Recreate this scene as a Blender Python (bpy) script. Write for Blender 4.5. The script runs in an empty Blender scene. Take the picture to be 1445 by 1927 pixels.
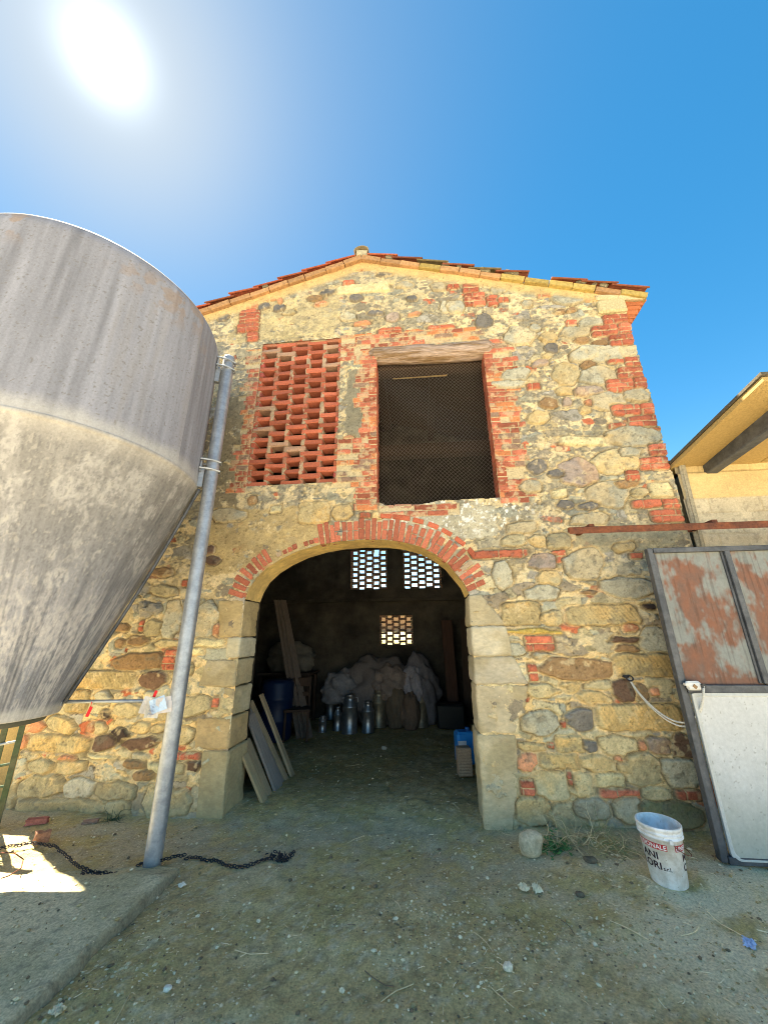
import bpy, bmesh, math, random
import numpy as np
from mathutils import Vector, Matrix
random.seed(7)
R = math.radians
C = bpy.context.scene.collection
SC = bpy.context.scene

# ---------------------------------------------------------------- camera, sky, sun
TH, PSI, ROLL, FPX, CW, CH = R(18.5), R(-5.5), R(-0.5), 696.0, 1445.0, 1927.0
EYE = Vector((0, 0, 1.6))
def ray(px, py):
    x0, y0 = (px - CW / 2) / FPX, -(py - CH / 2) / FPX
    c, s = math.cos(ROLL), math.sin(ROLL)
    x, y = x0 * c - y0 * s, x0 * s + y0 * c
    Y = math.cos(TH) - y * math.sin(TH); Z = math.sin(TH) + y * math.cos(TH)
    c, s = math.cos(PSI), math.sin(PSI)
    return Vector((x * c + Y * s, -x * s + Y * c, Z))
def at(px, py, y):                       # the point of a wall plane standing at depth y
    r = ray(px, py); return EYE + r * (y / r.y)
def gr(px, py, z=0.0):                   # the point of the ground
    r = ray(px, py); return EYE + r * ((z - 1.6) / r.z)
camd = bpy.data.cameras.new("camera"); cam = bpy.data.objects.new("camera", camd); C.objects.link(cam)
SC.camera = cam
camd.sensor_fit = 'VERTICAL'; camd.sensor_height = 36.0; camd.lens = 36.0 * FPX / CH
camd.clip_start = 0.05; camd.clip_end = 3000
fwd = ray(CW / 2, CH / 2).normalized(); rgt = (ray(CW, CH / 2) - ray(0, CH / 2)).normalized(); up = rgt.cross(fwd)
M = Matrix((rgt, up, -fwd)).transposed().to_4x4(); M.translation = EYE
cam.matrix_world = M

SUN = Vector((-0.450, 0.274, 0.850)).normalized()
sl = bpy.data.lights.new("sun", 'SUN'); sl.energy = 5.0; sl.angle = R(0.55); sl.color = (1.0, 0.88, 0.66)
so = bpy.data.objects.new("sun", sl); C.objects.link(so); so.rotation_euler = SUN.to_track_quat('Z', 'Y').to_euler()
W = bpy.data.worlds.new("World"); SC.world = W; W.use_nodes = True
nt = W.node_tree; nt.nodes.clear()
def N(t, kind, **kw):
    n = t.nodes.new(kind)
    for k, v in kw.items(): setattr(n, k, v)
    return n
sky = N(nt, 'ShaderNodeTexSky', sky_type='NISHITA', sun_disc=False)
sky.sun_elevation = math.asin(SUN.z); sky.sun_rotation = math.atan2(SUN.x, SUN.y)
sky.air_density = 1.0; sky.dust_density = 0.02; sky.ozone_density = 3.0; sky.altitude = 100
bg = N(nt, 'ShaderNodeBackground'); out = N(nt, 'ShaderNodeOutputWorld')
hs = N(nt, 'ShaderNodeHueSaturation'); hs.inputs['Saturation'].default_value = 1.30; hs.inputs['Hue'].default_value = 0.483
# aureole: bright haze in the sky round the sun, by angle to the sun
tc = N(nt, 'ShaderNodeTexCoord'); dp = N(nt, 'ShaderNodeVectorMath', operation='DOT_PRODUCT'); dp.inputs[1].default_value = SUN
nm = N(nt, 'ShaderNodeVectorMath', operation='NORMALIZE')
L = nt.links.new
L(tc.outputs['Generated'], nm.inputs[0]); L(nm.outputs[0], dp.inputs[0])
mx = N(nt, 'ShaderNodeMath', operation='MAXIMUM'); mx.inputs[1].default_value = 0; L(dp.outputs['Value'], mx.inputs[0])
def lobe(p, k):
    a = N(nt, 'ShaderNodeMath', operation='POWER'); a.inputs[1].default_value = p; L(mx.outputs[0], a.inputs[0])
    b = N(nt, 'ShaderNodeMath', operation='MULTIPLY'); b.inputs[1].default_value = k; L(a.outputs[0], b.inputs[0]); return b
l1, l2, l3 = lobe(900, 3.6), lobe(45, 1.6), lobe(8, 1.15)
a1 = N(nt, 'ShaderNodeMath', operation='ADD'); L(l1.outputs[0], a1.inputs[0]); L(l2.outputs[0], a1.inputs[1])
a2 = N(nt, 'ShaderNodeMath', operation='ADD'); L(a1.outputs[0], a2.inputs[0]); L(l3.outputs[0], a2.inputs[1])
gl = N(nt, 'ShaderNodeVectorMath', operation='SCALE'); gl.inputs[0].default_value = (0.86, 0.97, 1.06); L(a2.outputs[0], gl.inputs['Scale'])
ad = N(nt, 'ShaderNodeVectorMath', operation='ADD')
dm = N(nt, 'ShaderNodeMath', operation='POWER'); dm.inputs[1].default_value = 5; L(mx.outputs[0], dm.inputs[0])
dk_ = N(nt, 'ShaderNodeMath', operation='MULTIPLY_ADD'); dk_.inputs[1].default_value = -0.50; dk_.inputs[2].default_value = 0.88; L(dm.outputs[0], dk_.inputs[0])
dn_ = N(nt, 'ShaderNodeMath', operation='POWER'); dn_.inputs[1].default_value = 45; L(mx.outputs[0], dn_.inputs[0])
dq_ = N(nt, 'ShaderNodeMath', operation='MULTIPLY_ADD'); dq_.inputs[1].default_value = -0.37; L(dn_.outputs[0], dq_.inputs[0]); L(dk_.outputs[0], dq_.inputs[2])
sk = N(nt, 'ShaderNodeVectorMath', operation='SCALE'); L(sky.outputs[0], sk.inputs[0]); L(dq_.outputs[0], sk.inputs['Scale'])
L(sk.outputs[0], hs.inputs['Color']); L(hs.outputs[0], ad.inputs[0]); L(gl.outputs[0], ad.inputs[1])
# pale air near the horizon
sx3 = N(nt, 'ShaderNodeSeparateXYZ'); L(nm.outputs[0], sx3.inputs[0])
h1 = N(nt, 'ShaderNodeMath', operation='ABSOLUTE'); L(sx3.outputs['Z'], h1.inputs[0])
h2 = N(nt, 'ShaderNodeMath', operation='SUBTRACT'); h2.inputs[0].default_value = 1; L(h1.outputs[0], h2.inputs[1])
h3 = N(nt, 'ShaderNodeMath', operation='POWER'); h3.inputs[1].default_value = 8; L(h2.outputs[0], h3.inputs[0])
h4 = N(nt, 'ShaderNodeVectorMath', operation='SCALE'); h4.inputs[0].default_value = (6.0, 5.4, 4.4); L(h3.outputs[0], h4.inputs['Scale'])
ad2 = N(nt, 'ShaderNodeVectorMath', operation='ADD'); L(ad.outputs[0], ad2.inputs[0]); L(h4.outputs[0], ad2.inputs[1])
L(ad2.outputs[0], bg.inputs['Color']); bg.inputs['Strength'].default_value = 0.055; L(bg.outputs[0], out.inputs['Surface'])
SC.view_settings.view_transform = 'Standard'; SC.view_settings.look = 'None'; SC.view_settings.gamma = 1
SC.view_settings.exposure = 2.47
SC.cycles.max_bounces = 8; SC.cycles.diffuse_bounces = 5
SC.cycles.use_denoising = True; SC.cycles.pixel_filter_type = 'BLACKMAN_HARRIS'; SC.cycles.filter_width = 1.0
SC.cycles.sample_clamp_indirect = 6

# ---------------------------------------------------------------- numpy noise
def hsh(ix, iy, seed):
    n = (ix.astype(np.int64) * 374761393 + iy.astype(np.int64) * 668265263 + seed * 982451653) & 0xFFFFFFFF
    n = ((n ^ (n >> 13)) * 1274126177) & 0xFFFFFFFF
    n = ((n ^ (n >> 16)) * 2246822519) & 0xFFFFFFFF
    return ((n ^ (n >> 15)) & 0xFFFFFF) / float(0xFFFFFF)
def vn(x, y, seed=0):
    ix, iy = np.floor(x), np.floor(y); fx, fy = x - ix, y - iy
    fx = fx * fx * (3 - 2 * fx); fy = fy * fy * (3 - 2 * fy)
    a, b = hsh(ix, iy, seed), hsh(ix + 1, iy, seed); c, d = hsh(ix, iy + 1, seed), hsh(ix + 1, iy + 1, seed)
    return a + (b - a) * fx + (c - a) * fy + (a - b - c + d) * fx * fy
def fbm(x, y, seed=0, o=4):
    s, a, t = 0, 0.5, 0
    for k in range(o):
        s = s + a * vn(x * 2 ** k + 17.3 * k, y * 2 ** k - 9.1 * k, seed + k); t += a; a *= 0.55
    return s / t
def ss(a, b, x):
    t = np.clip((x - a) / (b - a), 0, 1); return t * t * (3 - 2 * t)
def voro(X, Z, cw, ch, seed, p=2.6, jx=0.42, jz=0.34):
    gx, gz = X / cw, Z / ch
    j0 = np.floor(gz); F1 = np.full(X.shape, 9.0); F2 = np.full(X.shape, 9.0); idx = np.zeros(X.shape); idz = np.zeros(X.shape)
    for dj in (-1, 0, 1):
        j = j0 + dj; off = hsh(j, j * 0 + 5, seed + 9); i0 = np.floor(gx - off)
        for di in (-1, 0, 1):
            i = i0 + di
            cx = i + off + 0.5 + jx * (2 * hsh(i, j, seed) - 1); cz = j + 0.5 + jz * (2 * hsh(i, j, seed + 1) - 1)
            d = np.hypot(gx - cx, (gz - cz) * 1.05)
            m = d < F1
            F2 = np.where(m, F1, np.minimum(F2, d)); idx = np.where(m, i, idx); idz = np.where(m, j, idz); F1 = np.where(m, d, F1)
    return F1, F2 - F1, idx, idz

# ---------------------------------------------------------------- objects, properties
def tag(o, label=None, cat=None, group=None, kind=None):
    if label: o['label'] = label
    if cat: o['category'] = cat
    if group: o['group'] = group
    if kind: o['kind'] = kind
    return o
def thing(name, label, cat, loc=(0, 0, 0), rz=0, group=None):
    o = bpy.data.objects.new(name, None); C.objects.link(o); o.location = loc; o.rotation_euler = (0, 0, rz)
    o.empty_display_size = 0.1
    return tag(o, label, cat, group)
def link(name, me, m, parent=None, smooth=False):
    if m: me.materials.append(m)
    if smooth: me.shade_smooth()
    o = bpy.data.objects.new(name, me); C.objects.link(o)
    if parent: o.parent = parent
    return o
def copy_tree(o, parent=None):
    c = o.copy(); C.objects.link(c)
    if parent: c.parent = parent
    for ch in list(o.children): copy_tree(ch, c)
    return c
_bb = {}
def bevbox(b):
    k = round(b, 4)
    if k not in _bb:
        bm = bmesh.new(); bmesh.ops.create_cube(bm, size=1); _bb[k] = bm
    return _bb[k]
class MB:                                # collects shapes, builds ONE mesh object
    def __init__(s): s.v = []; s.f = []; s.c = []
    def add(s, vs, fs, col=(1, 1, 1)):
        n = len(s.v); s.v += [tuple(v) for v in vs]; s.f += [tuple(n + i for i in f) for f in fs]; s.c += [col] * len(vs); return s
    def box(s, c, d, rot=None, col=(1, 1, 1), jit=0.0, cut=0.0):
        hx, hy, hz = d[0] / 2, d[1] / 2, d[2] / 2
        b = cut if cut else min(hx, hy, hz) * 0.16
        vs = []
        for sx in (-1, 1):
            for sy in (-1, 1):
                for sz in (-1, 1):
                    for k in range(3):
                        e = [hx - b, hy - b, hz - b]; e[k] = (hx, hy, hz)[k]
                        vs.append(Vector((sx * e[0], sy * e[1], sz * e[2])))
        def I(sx, sy, sz, k): return (((sx > 0) * 4 + (sy > 0) * 2 + (sz > 0)) * 3) + k
        fs = []
        for k in range(3):
            for sg in (-1, 1):
                o = [a for a in range(3) if a != k]; q = []
                for (u, w) in ((-1, -1), (1, -1), (1, 1), (-1, 1)):
                    t = [0, 0, 0]; t[k] = sg; t[o[0]] = u; t[o[1]] = w; q.append(I(*t, k))
                if (sg < 0) != (k == 1): q.reverse()
                fs.append(q)
        for k in range(3):               # edges along k
            o = [a for a in range(3) if a != k]
            for u in (-1, 1):
                for w in (-1, 1):
                    t = [0, 0, 0]; t[o[0]] = u; t[o[1]] = w; t1 = list(t); t1[k] = -1; t2 = list(t); t2[k] = 1
                    fs.append([I(*t1, o[0]), I(*t2, o[0]), I(*t2, o[1]), I(*t1, o[1])])
        for sx in (-1, 1):
            for sy in (-1, 1):
                for sz in (-1, 1): fs.append([I(sx, sy, sz, 0), I(sx, sy, sz, 1), I(sx, sy, sz, 2)])
        if jit: vs = [v + Vector([random.uniform(-jit, jit) for _ in range(3)]) for v in vs]
        if rot is not None: vs = [rot @ v for v in vs]
        c = Vector(c); return s.add([v + c for v in vs], fs, col)
    def bar(s, a, b, w, h, col=(1, 1, 1), roll=0):
        a, b = Vector(a), Vector(b); d = b - a; q = d.to_track_quat('X', 'Z').to_matrix()
        if roll: q = q @ Matrix.Rotation(roll, 3, 'X')
        return s.box((a + b) / 2, (d.length, w, h), q, col)
    def tube(s, pts, r, n=8, col=(1, 1, 1), closed=False):
        pts = [Vector(p) for p in pts]; m = len(pts); rr = r if isinstance(r, (list, tuple)) else [r] * m
        vs = []; nrm = None
        for i, p in enumerate(pts):
            if closed: t = pts[(i + 1) % m] - pts[i - 1]
            else: t = pts[min(i + 1, m - 1)] - pts[max(i - 1, 0)]
            t = t.normalized() if t.length > 1e-9 else Vector((0, 0, 1))
            if nrm is None: nrm = t.orthogonal().normalized()
            nrm = (nrm - t * nrm.dot(t)); nrm = nrm.normalized() if nrm.length > 1e-6 else t.orthogonal().normalized()
            bn = t.cross(nrm)
            for k in range(n):
                a = 2 * math.pi * k / n; vs.append(p + (nrm * math.cos(a) + bn * math.sin(a)) * rr[i])
        fs = []
        for i in range(m if closed else m - 1):
            j = (i + 1) % m
            for k in range(n): k2 = (k + 1) % n; fs.append((i * n + k, i * n + k2, j * n + k2, j * n + k))
        if not closed: fs.append(tuple(range(n))[::-1]); fs.append(tuple((m - 1) * n + k for k in range(n)))
        return s.add(vs, fs, col)
    def lathe(s, prof, c=(0, 0, 0), n=24, col=(1, 1, 1), rot=None, sx=1, sy=1):
        vs = []; c = Vector(c)
        for (r, z) in prof:
            for k in range(n):
                a = 2 * math.pi * k / n; v = Vector((r * math.cos(a) * sx, r * math.sin(a) * sy, z))
                vs.append((rot @ v if rot is not None else v) + c)
        fs = []
        for i in range(len(prof) - 1):
            for k in range(n): k2 = (k + 1) % n; fs.append((i * n + k, i * n + k2, (i + 1) * n + k2, (i + 1) * n + k))
        fs.append(tuple(range(n))[::-1]); fs.append(tuple((len(prof) - 1) * n + k for k in range(n)))
        return s.add(vs, fs, col)
    def build(s, name, m, parent=None, smooth=False):
        me = bpy.data.meshes.new(name); me.from_pydata(s.v, [], s.f); me.update()
        a = me.color_attributes.new("Col", 'FLOAT_COLOR', 'POINT')
        a.data.foreach_set('color', np.array([(*c, 1) for c in s.c], dtype=np.float32).ravel())
        o = link(name, me, m, parent, False)
        bm = bmesh.new(); bm.from_mesh(me); bmesh.ops.recalc_face_normals(bm, faces=bm.faces); bm.to_mesh(me); bm.free()
        if smooth: me.shade_smooth()
        return o
def grid(name, P, Col, keep, m, parent=None, smooth=True, flip=False):
    """P (ny,nx,3) points, Col (ny,nx,3), keep (ny-1,nx-1) faces"""
    ny, nx = P.shape[:2]; idx = np.arange(ny * nx).reshape(ny, nx)
    q = np.stack([idx[:-1, :-1], idx[:-1, 1:], idx[1:, 1:], idx[1:, :-1]], -1)[keep]
    if flip: q = q[:, ::-1]
    used = np.zeros(ny * nx, bool); used[q.ravel()] = True
    re = np.cumsum(used) - 1; q = re[q]; V = P.reshape(-1, 3)[used]; K = Col.reshape(-1, 3)[used]
    me = bpy.data.meshes.new(name); me.vertices.add(len(V)); me.vertices.foreach_set('co', V.astype(np.float32).ravel())
    me.loops.add(q.size); me.loops.foreach_set('vertex_index', q.astype(np.int32).ravel())
    me.polygons.add(len(q)); me.polygons.foreach_set('loop_start', np.arange(0, q.size, 4, dtype=np.int32))
    me.update(calc_edges=True)
    a = me.color_attributes.new("Col", 'FLOAT_COLOR', 'POINT')
    a.data.foreach_set('color', np.concatenate([K, np.ones((len(K), 1))], 1).astype(np.float32).ravel())
    return link(name, me, m, parent, smooth)

# ---------------------------------------------------------------- materials
def mat(name, color=None, rough=0.85, metal=0.0, scale=30.0, var=0.25, bump=0.3, bscale=None, dist=0.01, color2=None, stretch=(1, 1, 1), trans=0, spots=None, big=None):
    m = bpy.data.materials.new(name); m.use_nodes = True; t = m.node_tree; t.nodes.clear()
    o = N(t, 'ShaderNodeOutputMaterial'); p = N(t, 'ShaderNodeBsdfPrincipled'); t.links.new(p.outputs[0], o.inputs['Surface'])
    p.inputs['Roughness'].default_value = rough; p.inputs['Metallic'].default_value = metal
    p.inputs['Specular IOR Level'].default_value = 0.25 if metal < 0.5 else 0.5
    tc = N(t, 'ShaderNodeTexCoord'); mp = N(t, 'ShaderNodeMapping'); mp.inputs['Scale'].default_value = stretch
    t.links.new(tc.outputs['Object'], mp.inputs['Vector'])
    no = N(t, 'ShaderNodeTexNoise'); no.inputs['Scale'].default_value = scale; no.inputs['Detail'].default_value = 8; no.inputs['Roughness'].default_value = 0.65
    t.links.new(mp.outputs[0], no.inputs['Vector'])
    if color is None:
        src = N(t, 'ShaderNodeAttribute', attribute_name='Col').outputs['Color']
    elif color2 is not None:
        mxx = N(t, 'ShaderNodeMix', data_type='RGBA'); mxx.inputs[6].default_value = (*color, 1); mxx.inputs[7].default_value = (*color2, 1)
        n2 = N(t, 'ShaderNodeTexNoise'); n2.inputs['Scale'].default_value = big or scale * 0.2; n2.inputs['Detail'].default_value = 6
        n2.inputs['Roughness'].default_value = 0.7
        t.links.new(mp.outputs[0], n2.inputs['Vector'])
        r2 = N(t, 'ShaderNodeMapRange'); r2.inputs[1].default_value = 0.42; r2.inputs[2].default_value = 0.58
        t.links.new(n2.outputs['Fac'], r2.inputs[0]); t.links.new(r2.outputs[0], mxx.inputs[0]); src = mxx.outputs[2]
    else:
        c = N(t, 'ShaderNodeRGB'); c.outputs[0].default_value = (*color, 1); src = c.outputs[0]
    mr = N(t, 'ShaderNodeMapRange'); mr.inputs[1].default_value = 0.25; mr.inputs[2].default_value = 0.75
    mr.inputs[3].default_value = 1 - var; mr.inputs[4].default_value = 1 + var; t.links.new(no.outputs['Fac'], mr.inputs[0])
    sc = N(t, 'ShaderNodeVectorMath', operation='SCALE'); t.links.new(src, sc.inputs[0]); t.links.new(mr.outputs[0], sc.inputs['Scale'])
    res = sc.outputs[0]
    if spots:                            # (colour, scale, threshold)
        vo = N(t, 'ShaderNodeTexNoise'); vo.inputs['Scale'].default_value = spots[1]; vo.inputs['Detail'].default_value = 3
        t.links.new(tc.outputs['Object'], vo.inputs['Vector'])
        rr = N(t, 'ShaderNodeMapRange'); rr.inputs[1].default_value = spots[2]; rr.inputs[2].default_value = spots[2] + 0.04
        t.links.new(vo.outputs['Fac'], rr.inputs[0])
        mm = N(t, 'ShaderNodeMix', data_type='RGBA'); t.links.new(rr.outputs[0], mm.inputs[0]); t.links.new(res, mm.inputs[6]); mm.inputs[7].default_value = (*spots[0], 1)
        res = mm.outputs[2]
    t.links.new(res, p.inputs['Base Color'])
    if bump:
        bn = N(t, 'ShaderNodeTexNoise'); bn.inputs['Scale'].default_value = bscale or scale * 1.5; bn.inputs['Detail'].default_value = 8; bn.inputs['Roughness'].default_value = 0.7
        t.links.new(mp.outputs[0], bn.inputs['Vector'])
        bu = N(t, 'ShaderNodeBump'); bu.inputs['Strength'].default_value = bump; bu.inputs['Distance'].default_value = dist
        t.links.new(bn.outputs['Fac'], bu.inputs['Height']); t.links.new(bu.outputs[0], p.inputs['Normal'])
    return m
MAT = dict(
    masonry=mat('masonry', None, 0.92, scale=55, var=0.22, bump=0.55, bscale=70, dist=0.012),
    brick=mat('brick', None, 0.9, scale=60, var=0.35, bump=0.6, bscale=90, dist=0.008),
    block=mat('block', None, 0.92, scale=22, var=0.22, bump=0.7, bscale=60, dist=0.01, stretch=(1, 1, 1.6)),
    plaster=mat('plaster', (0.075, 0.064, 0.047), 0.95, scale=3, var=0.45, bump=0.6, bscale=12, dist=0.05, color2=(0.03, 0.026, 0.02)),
    soffit=mat('soffit', (0.76, 0.54, 0.20), 0.95, scale=14, var=0.25, bump=0.5, bscale=30, dist=0.01, color2=(0.55, 0.38, 0.15)),
    tile=mat('tile', None, 0.9, scale=25, var=0.4, bump=0.5, bscale=50, dist=0.008),
    oldwood=mat('oldwood', (0.58, 0.44, 0.36), 0.9, scale=14, var=0.5, bump=1.0, bscale=12, dist=0.05, stretch=(0.6, 6, 6), color2=(0.30, 0.19, 0.10), big=3.2),
    darkwood=mat('darkwood', (0.05, 0.03, 0.02), 0.85, scale=8, var=0.4, bump=0.5, stretch=(8, 8, 0.7)),
    plank=mat('plank', None, 0.85, scale=7, var=0.35, bump=0.5, stretch=(9, 9, 0.6)),
    wire=mat('wire', (0.30, 0.26, 0.23), 0.7, 0.0, scale=40, var=0.3, bump=0),
    galv=mat('galv', (0.30, 0.32, 0.35), 0.45, 0.55, scale=35, var=0.18, bump=0.05, color2=(0.40, 0.42, 0.45)),
    steel=mat('steel', (0.11, 0.115, 0.125), 0.55, 0.3, scale=20, var=0.3, bump=0.15, color2=(0.07, 0.075, 0.085)),
    rust=mat('rust', (0.20, 0.07, 0.035), 0.85, 0.1, scale=35, var=0.4, bump=0.4, color2=(0.11, 0.045, 0.03)),
    silo=mat('silo', None, 0.72, scale=60, var=0.16, bump=0.22, bscale=90, dist=0.004),
    paint=mat('paint', None, 0.6, scale=40, var=0.12, bump=0.12),
    dirt=mat('dirt', None, 0.95, scale=70, var=0.45, bump=0.8, bscale=110, dist=0.012),
    stone=mat('stone', None, 0.92, scale=45, var=0.4, bump=0.7, dist=0.01),
    tin=mat('tin', (0.30, 0.31, 0.32), 0.38, 0.85, scale=14, var=0.35, bump=0.15, color2=(0.27, 0.27, 0.27)),
    brass=mat('oldtin', (0.30, 0.25, 0.17), 0.5, 0.7, scale=14, var=0.35, bump=0.15, color2=(0.20, 0.17, 0.12)),
    sack=mat('sack', None, 0.95, scale=30, var=0.25, bump=0.5, bscale=80, dist=0.006),
    plastic=mat('plastic', None, 0.45, scale=20, var=0.1, bump=0.05),
    iron=mat('iron', (0.045, 0.045, 0.05), 0.7, 0.4, scale=50, var=0.4, bump=0.3),
    rope=mat('rope', (0.62, 0.60, 0.54), 0.9, scale=120, var=0.35, bump=0.8, dist=0.003),
    paper=mat('paper', None, 0.8, scale=60, var=0.06, bump=0.1),
    bucket=mat('bucket', (0.88, 0.88, 0.88), 0.45, scale=25, var=0.07, bump=0.05, color2=(0.66, 0.64, 0.60), big=9, spots=((0.30, 0.22, 0.15), 60, 0.70)),
    ink=mat('ink', None, 0.5, scale=90, var=0.2, bump=0),
    leaf=mat('leaf', None, 0.8, scale=40, var=0.3, bump=0.1),
    concrete=mat('concrete', (0.52, 0.46, 0.35), 0.92, scale=25, var=0.2, bump=0.4, color2=(0.60, 0.53, 0.41)),
    hillside=mat('hillside', (0.42, 0.36, 0.2), 0.95, scale=2, var=0.3, bump=0.4, color2=(0.3, 0.3, 0.14)),
)

# ---------------------------------------------------------------- ground, slab, yard
def axis(lo, hi, step, far, n=22):
    a = np.arange(lo, hi + step / 2, step); g = np.geomspace(step * 2, far, n)
    return np.concatenate([(lo - g)[::-1], a, hi + g])
gx, gy = axis(-4.6, 3.4, 0.025, 400), axis(1.6, 8.8, 0.025, 400)
GX, GY = np.meshgrid(gx, gy)
def gheight(X, Y):
    near = np.exp(-(np.maximum(0, np.abs(X) - 4) + np.maximum(0, np.abs(Y - 5) - 5)) * 0.5)
    z = (fbm(X * 1.1, Y * 1.1, 3, 3) - 0.5) * 0.06 + (fbm(X * 7, Y * 7, 5, 4) - 0.5) * 0.028
    z += (fbm(X * 24, Y * 24, 8, 3) - 0.5) * 0.013
    z *= near
    z += 0.03 * ss(0.5, 1.3, X) * ss(3.1, 3.9, Y) * (Y < 4.4) * near        # soil heaped against the wall
    z -= 0.03 * (1 - ss(1.7, 2.3, Y)) + 0.03
    return z
GZ = gheight(GX, GY)
n1, n2, n3 = fbm(GX * 1.3, GY * 1.3, 31, 4), fbm(GX * 5, GY * 5, 32, 4), fbm(GX * 22, GY * 22, 33, 3)
c_olive = np.array([0.52, 0.405, 0.165]); c_brown = np.array([0.56, 0.42, 0.19]); c_grey = np.array([0.64, 0.52, 0.28]); c_dark = np.array([0.24, 0.18, 0.10])
t = ss(0.40, 0.60, n1)[..., None]; GC = c_olive * (1 - t) + c_brown * t
t = (ss(0.50, 0.66, n2) * 0.7)[..., None]; GC = GC * (1 - t) + c_grey * t
t = (ss(0.60, 0.74, n3) * 0.45)[..., None]; GC = GC * (1 - t) + c_dark * t
n4 = fbm(GX * 45, GY * 45, 34, 2); t = ss(0.66, 0.76, n4)[..., None] * 0.5; GC = GC * (1 - t) + np.array([0.62, 0.56, 0.40]) * t
t = ss(0.36, 0.28, n4)[..., None] * 0.4; GC = GC * (1 - t) + c_dark * t
dusty = ss(0.5, 1.6, GX - 0.25 * (3.2 - GY) + 0.5 * (n2 - 0.5)) * (GY < 3.6) * ss(2.2, 2.7, GY + 0.6 * (n1 - 0.5))  # trodden concrete dust by the gate
t = (dusty * 0.85 * ss(0.25, 0.5, n2))[..., None]; GC = GC * (1 - t) + np.array([0.80, 0.69, 0.45]) * t
t = (ss(2.9, 3.6, GY) * (1 - ss(3.9, 4.4, GY)) * 0.55 * ss(0.35, 0.6, n2))[..., None]; GC = GC * (1 - t) + np.array([0.44, 0.37, 0.25]) * t
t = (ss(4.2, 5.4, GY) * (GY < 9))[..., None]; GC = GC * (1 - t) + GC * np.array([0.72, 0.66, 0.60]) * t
far = ss(9.3, 12, GY)[..., None]; GC = GC * (1 - far) + np.array([0.34, 0.30, 0.20]) * far
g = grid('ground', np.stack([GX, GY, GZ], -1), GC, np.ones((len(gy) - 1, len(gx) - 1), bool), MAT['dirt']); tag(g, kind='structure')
def gz(x, y): return float(gheight(np.array([float(x)]), np.array([float(y)]))[0])
# concrete slab under the silo
sx_, sy_ = np.arange(-6.0, -1.80, 0.02), np.arange(0.2, 3.34, 0.02); SX, SY = np.meshgrid(sx_, sy_)
edge = -1.83 + 0.05 * (fbm(SY * 6, SY * 0, 41, 3) - 0.5); top = 3.26 - 0.35 * ss(-2.2, -4, SX) + 0.10 * (fbm(SX * 3, SX * 0, 42, 3) - 0.5)
PX = np.minimum(SX, edge); PY = np.minimum(SY, top)
PZ = 0.022 + 0.006 * fbm(SX * 8, SY * 8, 43, 4) - 0.09 * ss(edge - 0.025, edge + 0.02, SX) - 0.05 * ss(top - 0.22, top, SY)
s1, s2 = fbm(SX * 2.2, SY * 2.2, 44, 4), fbm(SX * 16, SY * 16, 45, 3)
t = ss(0.4, 0.62, s1)[..., None]; SCc = np.array([0.52, 0.45, 0.26]) * (1 - t) + np.array([0.68, 0.58, 0.36]) * t
t = (ss(0.62, 0.74, fbm(SX * 34, SY * 34, 46, 2)) * 0.5)[..., None]; SCc = SCc * (1 - t) + np.array([0.22, 0.19, 0.13]) * t
t = ss(edge - 0.035, edge - 0.01, SX)[..., None] * 0.6; SCc = SCc * (1 - t) + np.array([0.16, 0.13, 0.09]) * t
s = grid('concrete_slab', np.stack([PX, PY, PZ], -1), SCc, np.ones(SX[:-1, :-1].shape, bool), MAT['dirt']); tag(s, kind='structure')
# pale concrete yard behind the camera
yb = MB(); yb.add([(-60, -70, 0.0), (60, -70, 0.0), (60, 1.35, 0.0), (1.9, 1.95, 0.0), (0.9, 1.5, 0.0), (-1.8, 1.2, 0.0), (-60, 1.2, 0)], [(0, 1, 2, 3, 4, 5, 6)])
y_ = yb.build('yard_pavement', MAT['concrete']); tag(y_, kind='structure')
# rising dry field behind the barn
hx, hy = np.linspace(-120, 120, 120), np.concatenate([np.linspace(9.3, 24, 30), np.linspace(26, 160, 60)]); HX, HY = np.meshgrid(hx, hy)
HZ = -0.12 + 1.9 * ss(9.5, 19.5, HY) + 2.2 * (fbm(HX * 0.03, HY * 0.03, 51, 3) - 0.5) * ss(20, 60, HY)
h_ = grid('hill', np.stack([HX, HY, HZ], -1), np.ones(HX.shape + (3,)) * 0.4, np.ones(HX[:-1, :-1].shape, bool), MAT['hillside']); tag(h_, kind='structure')

# ---------------------------------------------------------------- barn
D = 4.1
APX, APZ, SLOPE = -0.70, 7.03, 0.318
XL, XR = -4.25, 2.86
barn = thing('stone_barn', 'old rubble stone barn with arched doorway, brick lattice vent and tiled gable roof', 'barn', (0, D, 0))
def B(o): o.location = (0, -D, 0); return o      # parts are modelled in world coordinates
arch_px = [(462, 1128), (470, 1108), (483, 1088), (503, 1069), (530, 1052), (562, 1037), (600, 1026), (640, 1019), (680, 1016), (720, 1016), (757, 1020), (790, 1029), (818, 1043), (842, 1061), (858, 1080), (873, 1099), (882, 1118)]
AR = [at(x, y, D) for x, y in arch_px]
DXL, DXR, ZSP = AR[0].x, AR[-1].x, AR[0].z
door_out = [(DXL - 0.0, -0.1)] + [(p.x, p.z) for p in AR] + [(DXR + 0.0, -0.1)]
wl, wr_, wb, wt = -0.475, 0.945, 3.07, 5.22
def inpoly(X, Z, poly):
    r = np.zeros(X.shape, bool); n = len(poly)
    for i in range(n):
        (x1, z1), (x2, z2) = poly[i], poly[(i + 1) % n]
        if z1 == z2: continue
        c = ((z1 > Z) != (z2 > Z)) & (X < (x2 - x1) * (Z - z1) / (z2 - z1) + x1); r ^= c
    return r
LX0, LX1, LZ0, LZ1 = -2.135, -0.955, 3.36, 5.60
step = 0.0085
wx, wz = np.arange(XL, XR + step, step), np.arange(-0.12, APZ + 0.02, step)
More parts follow.
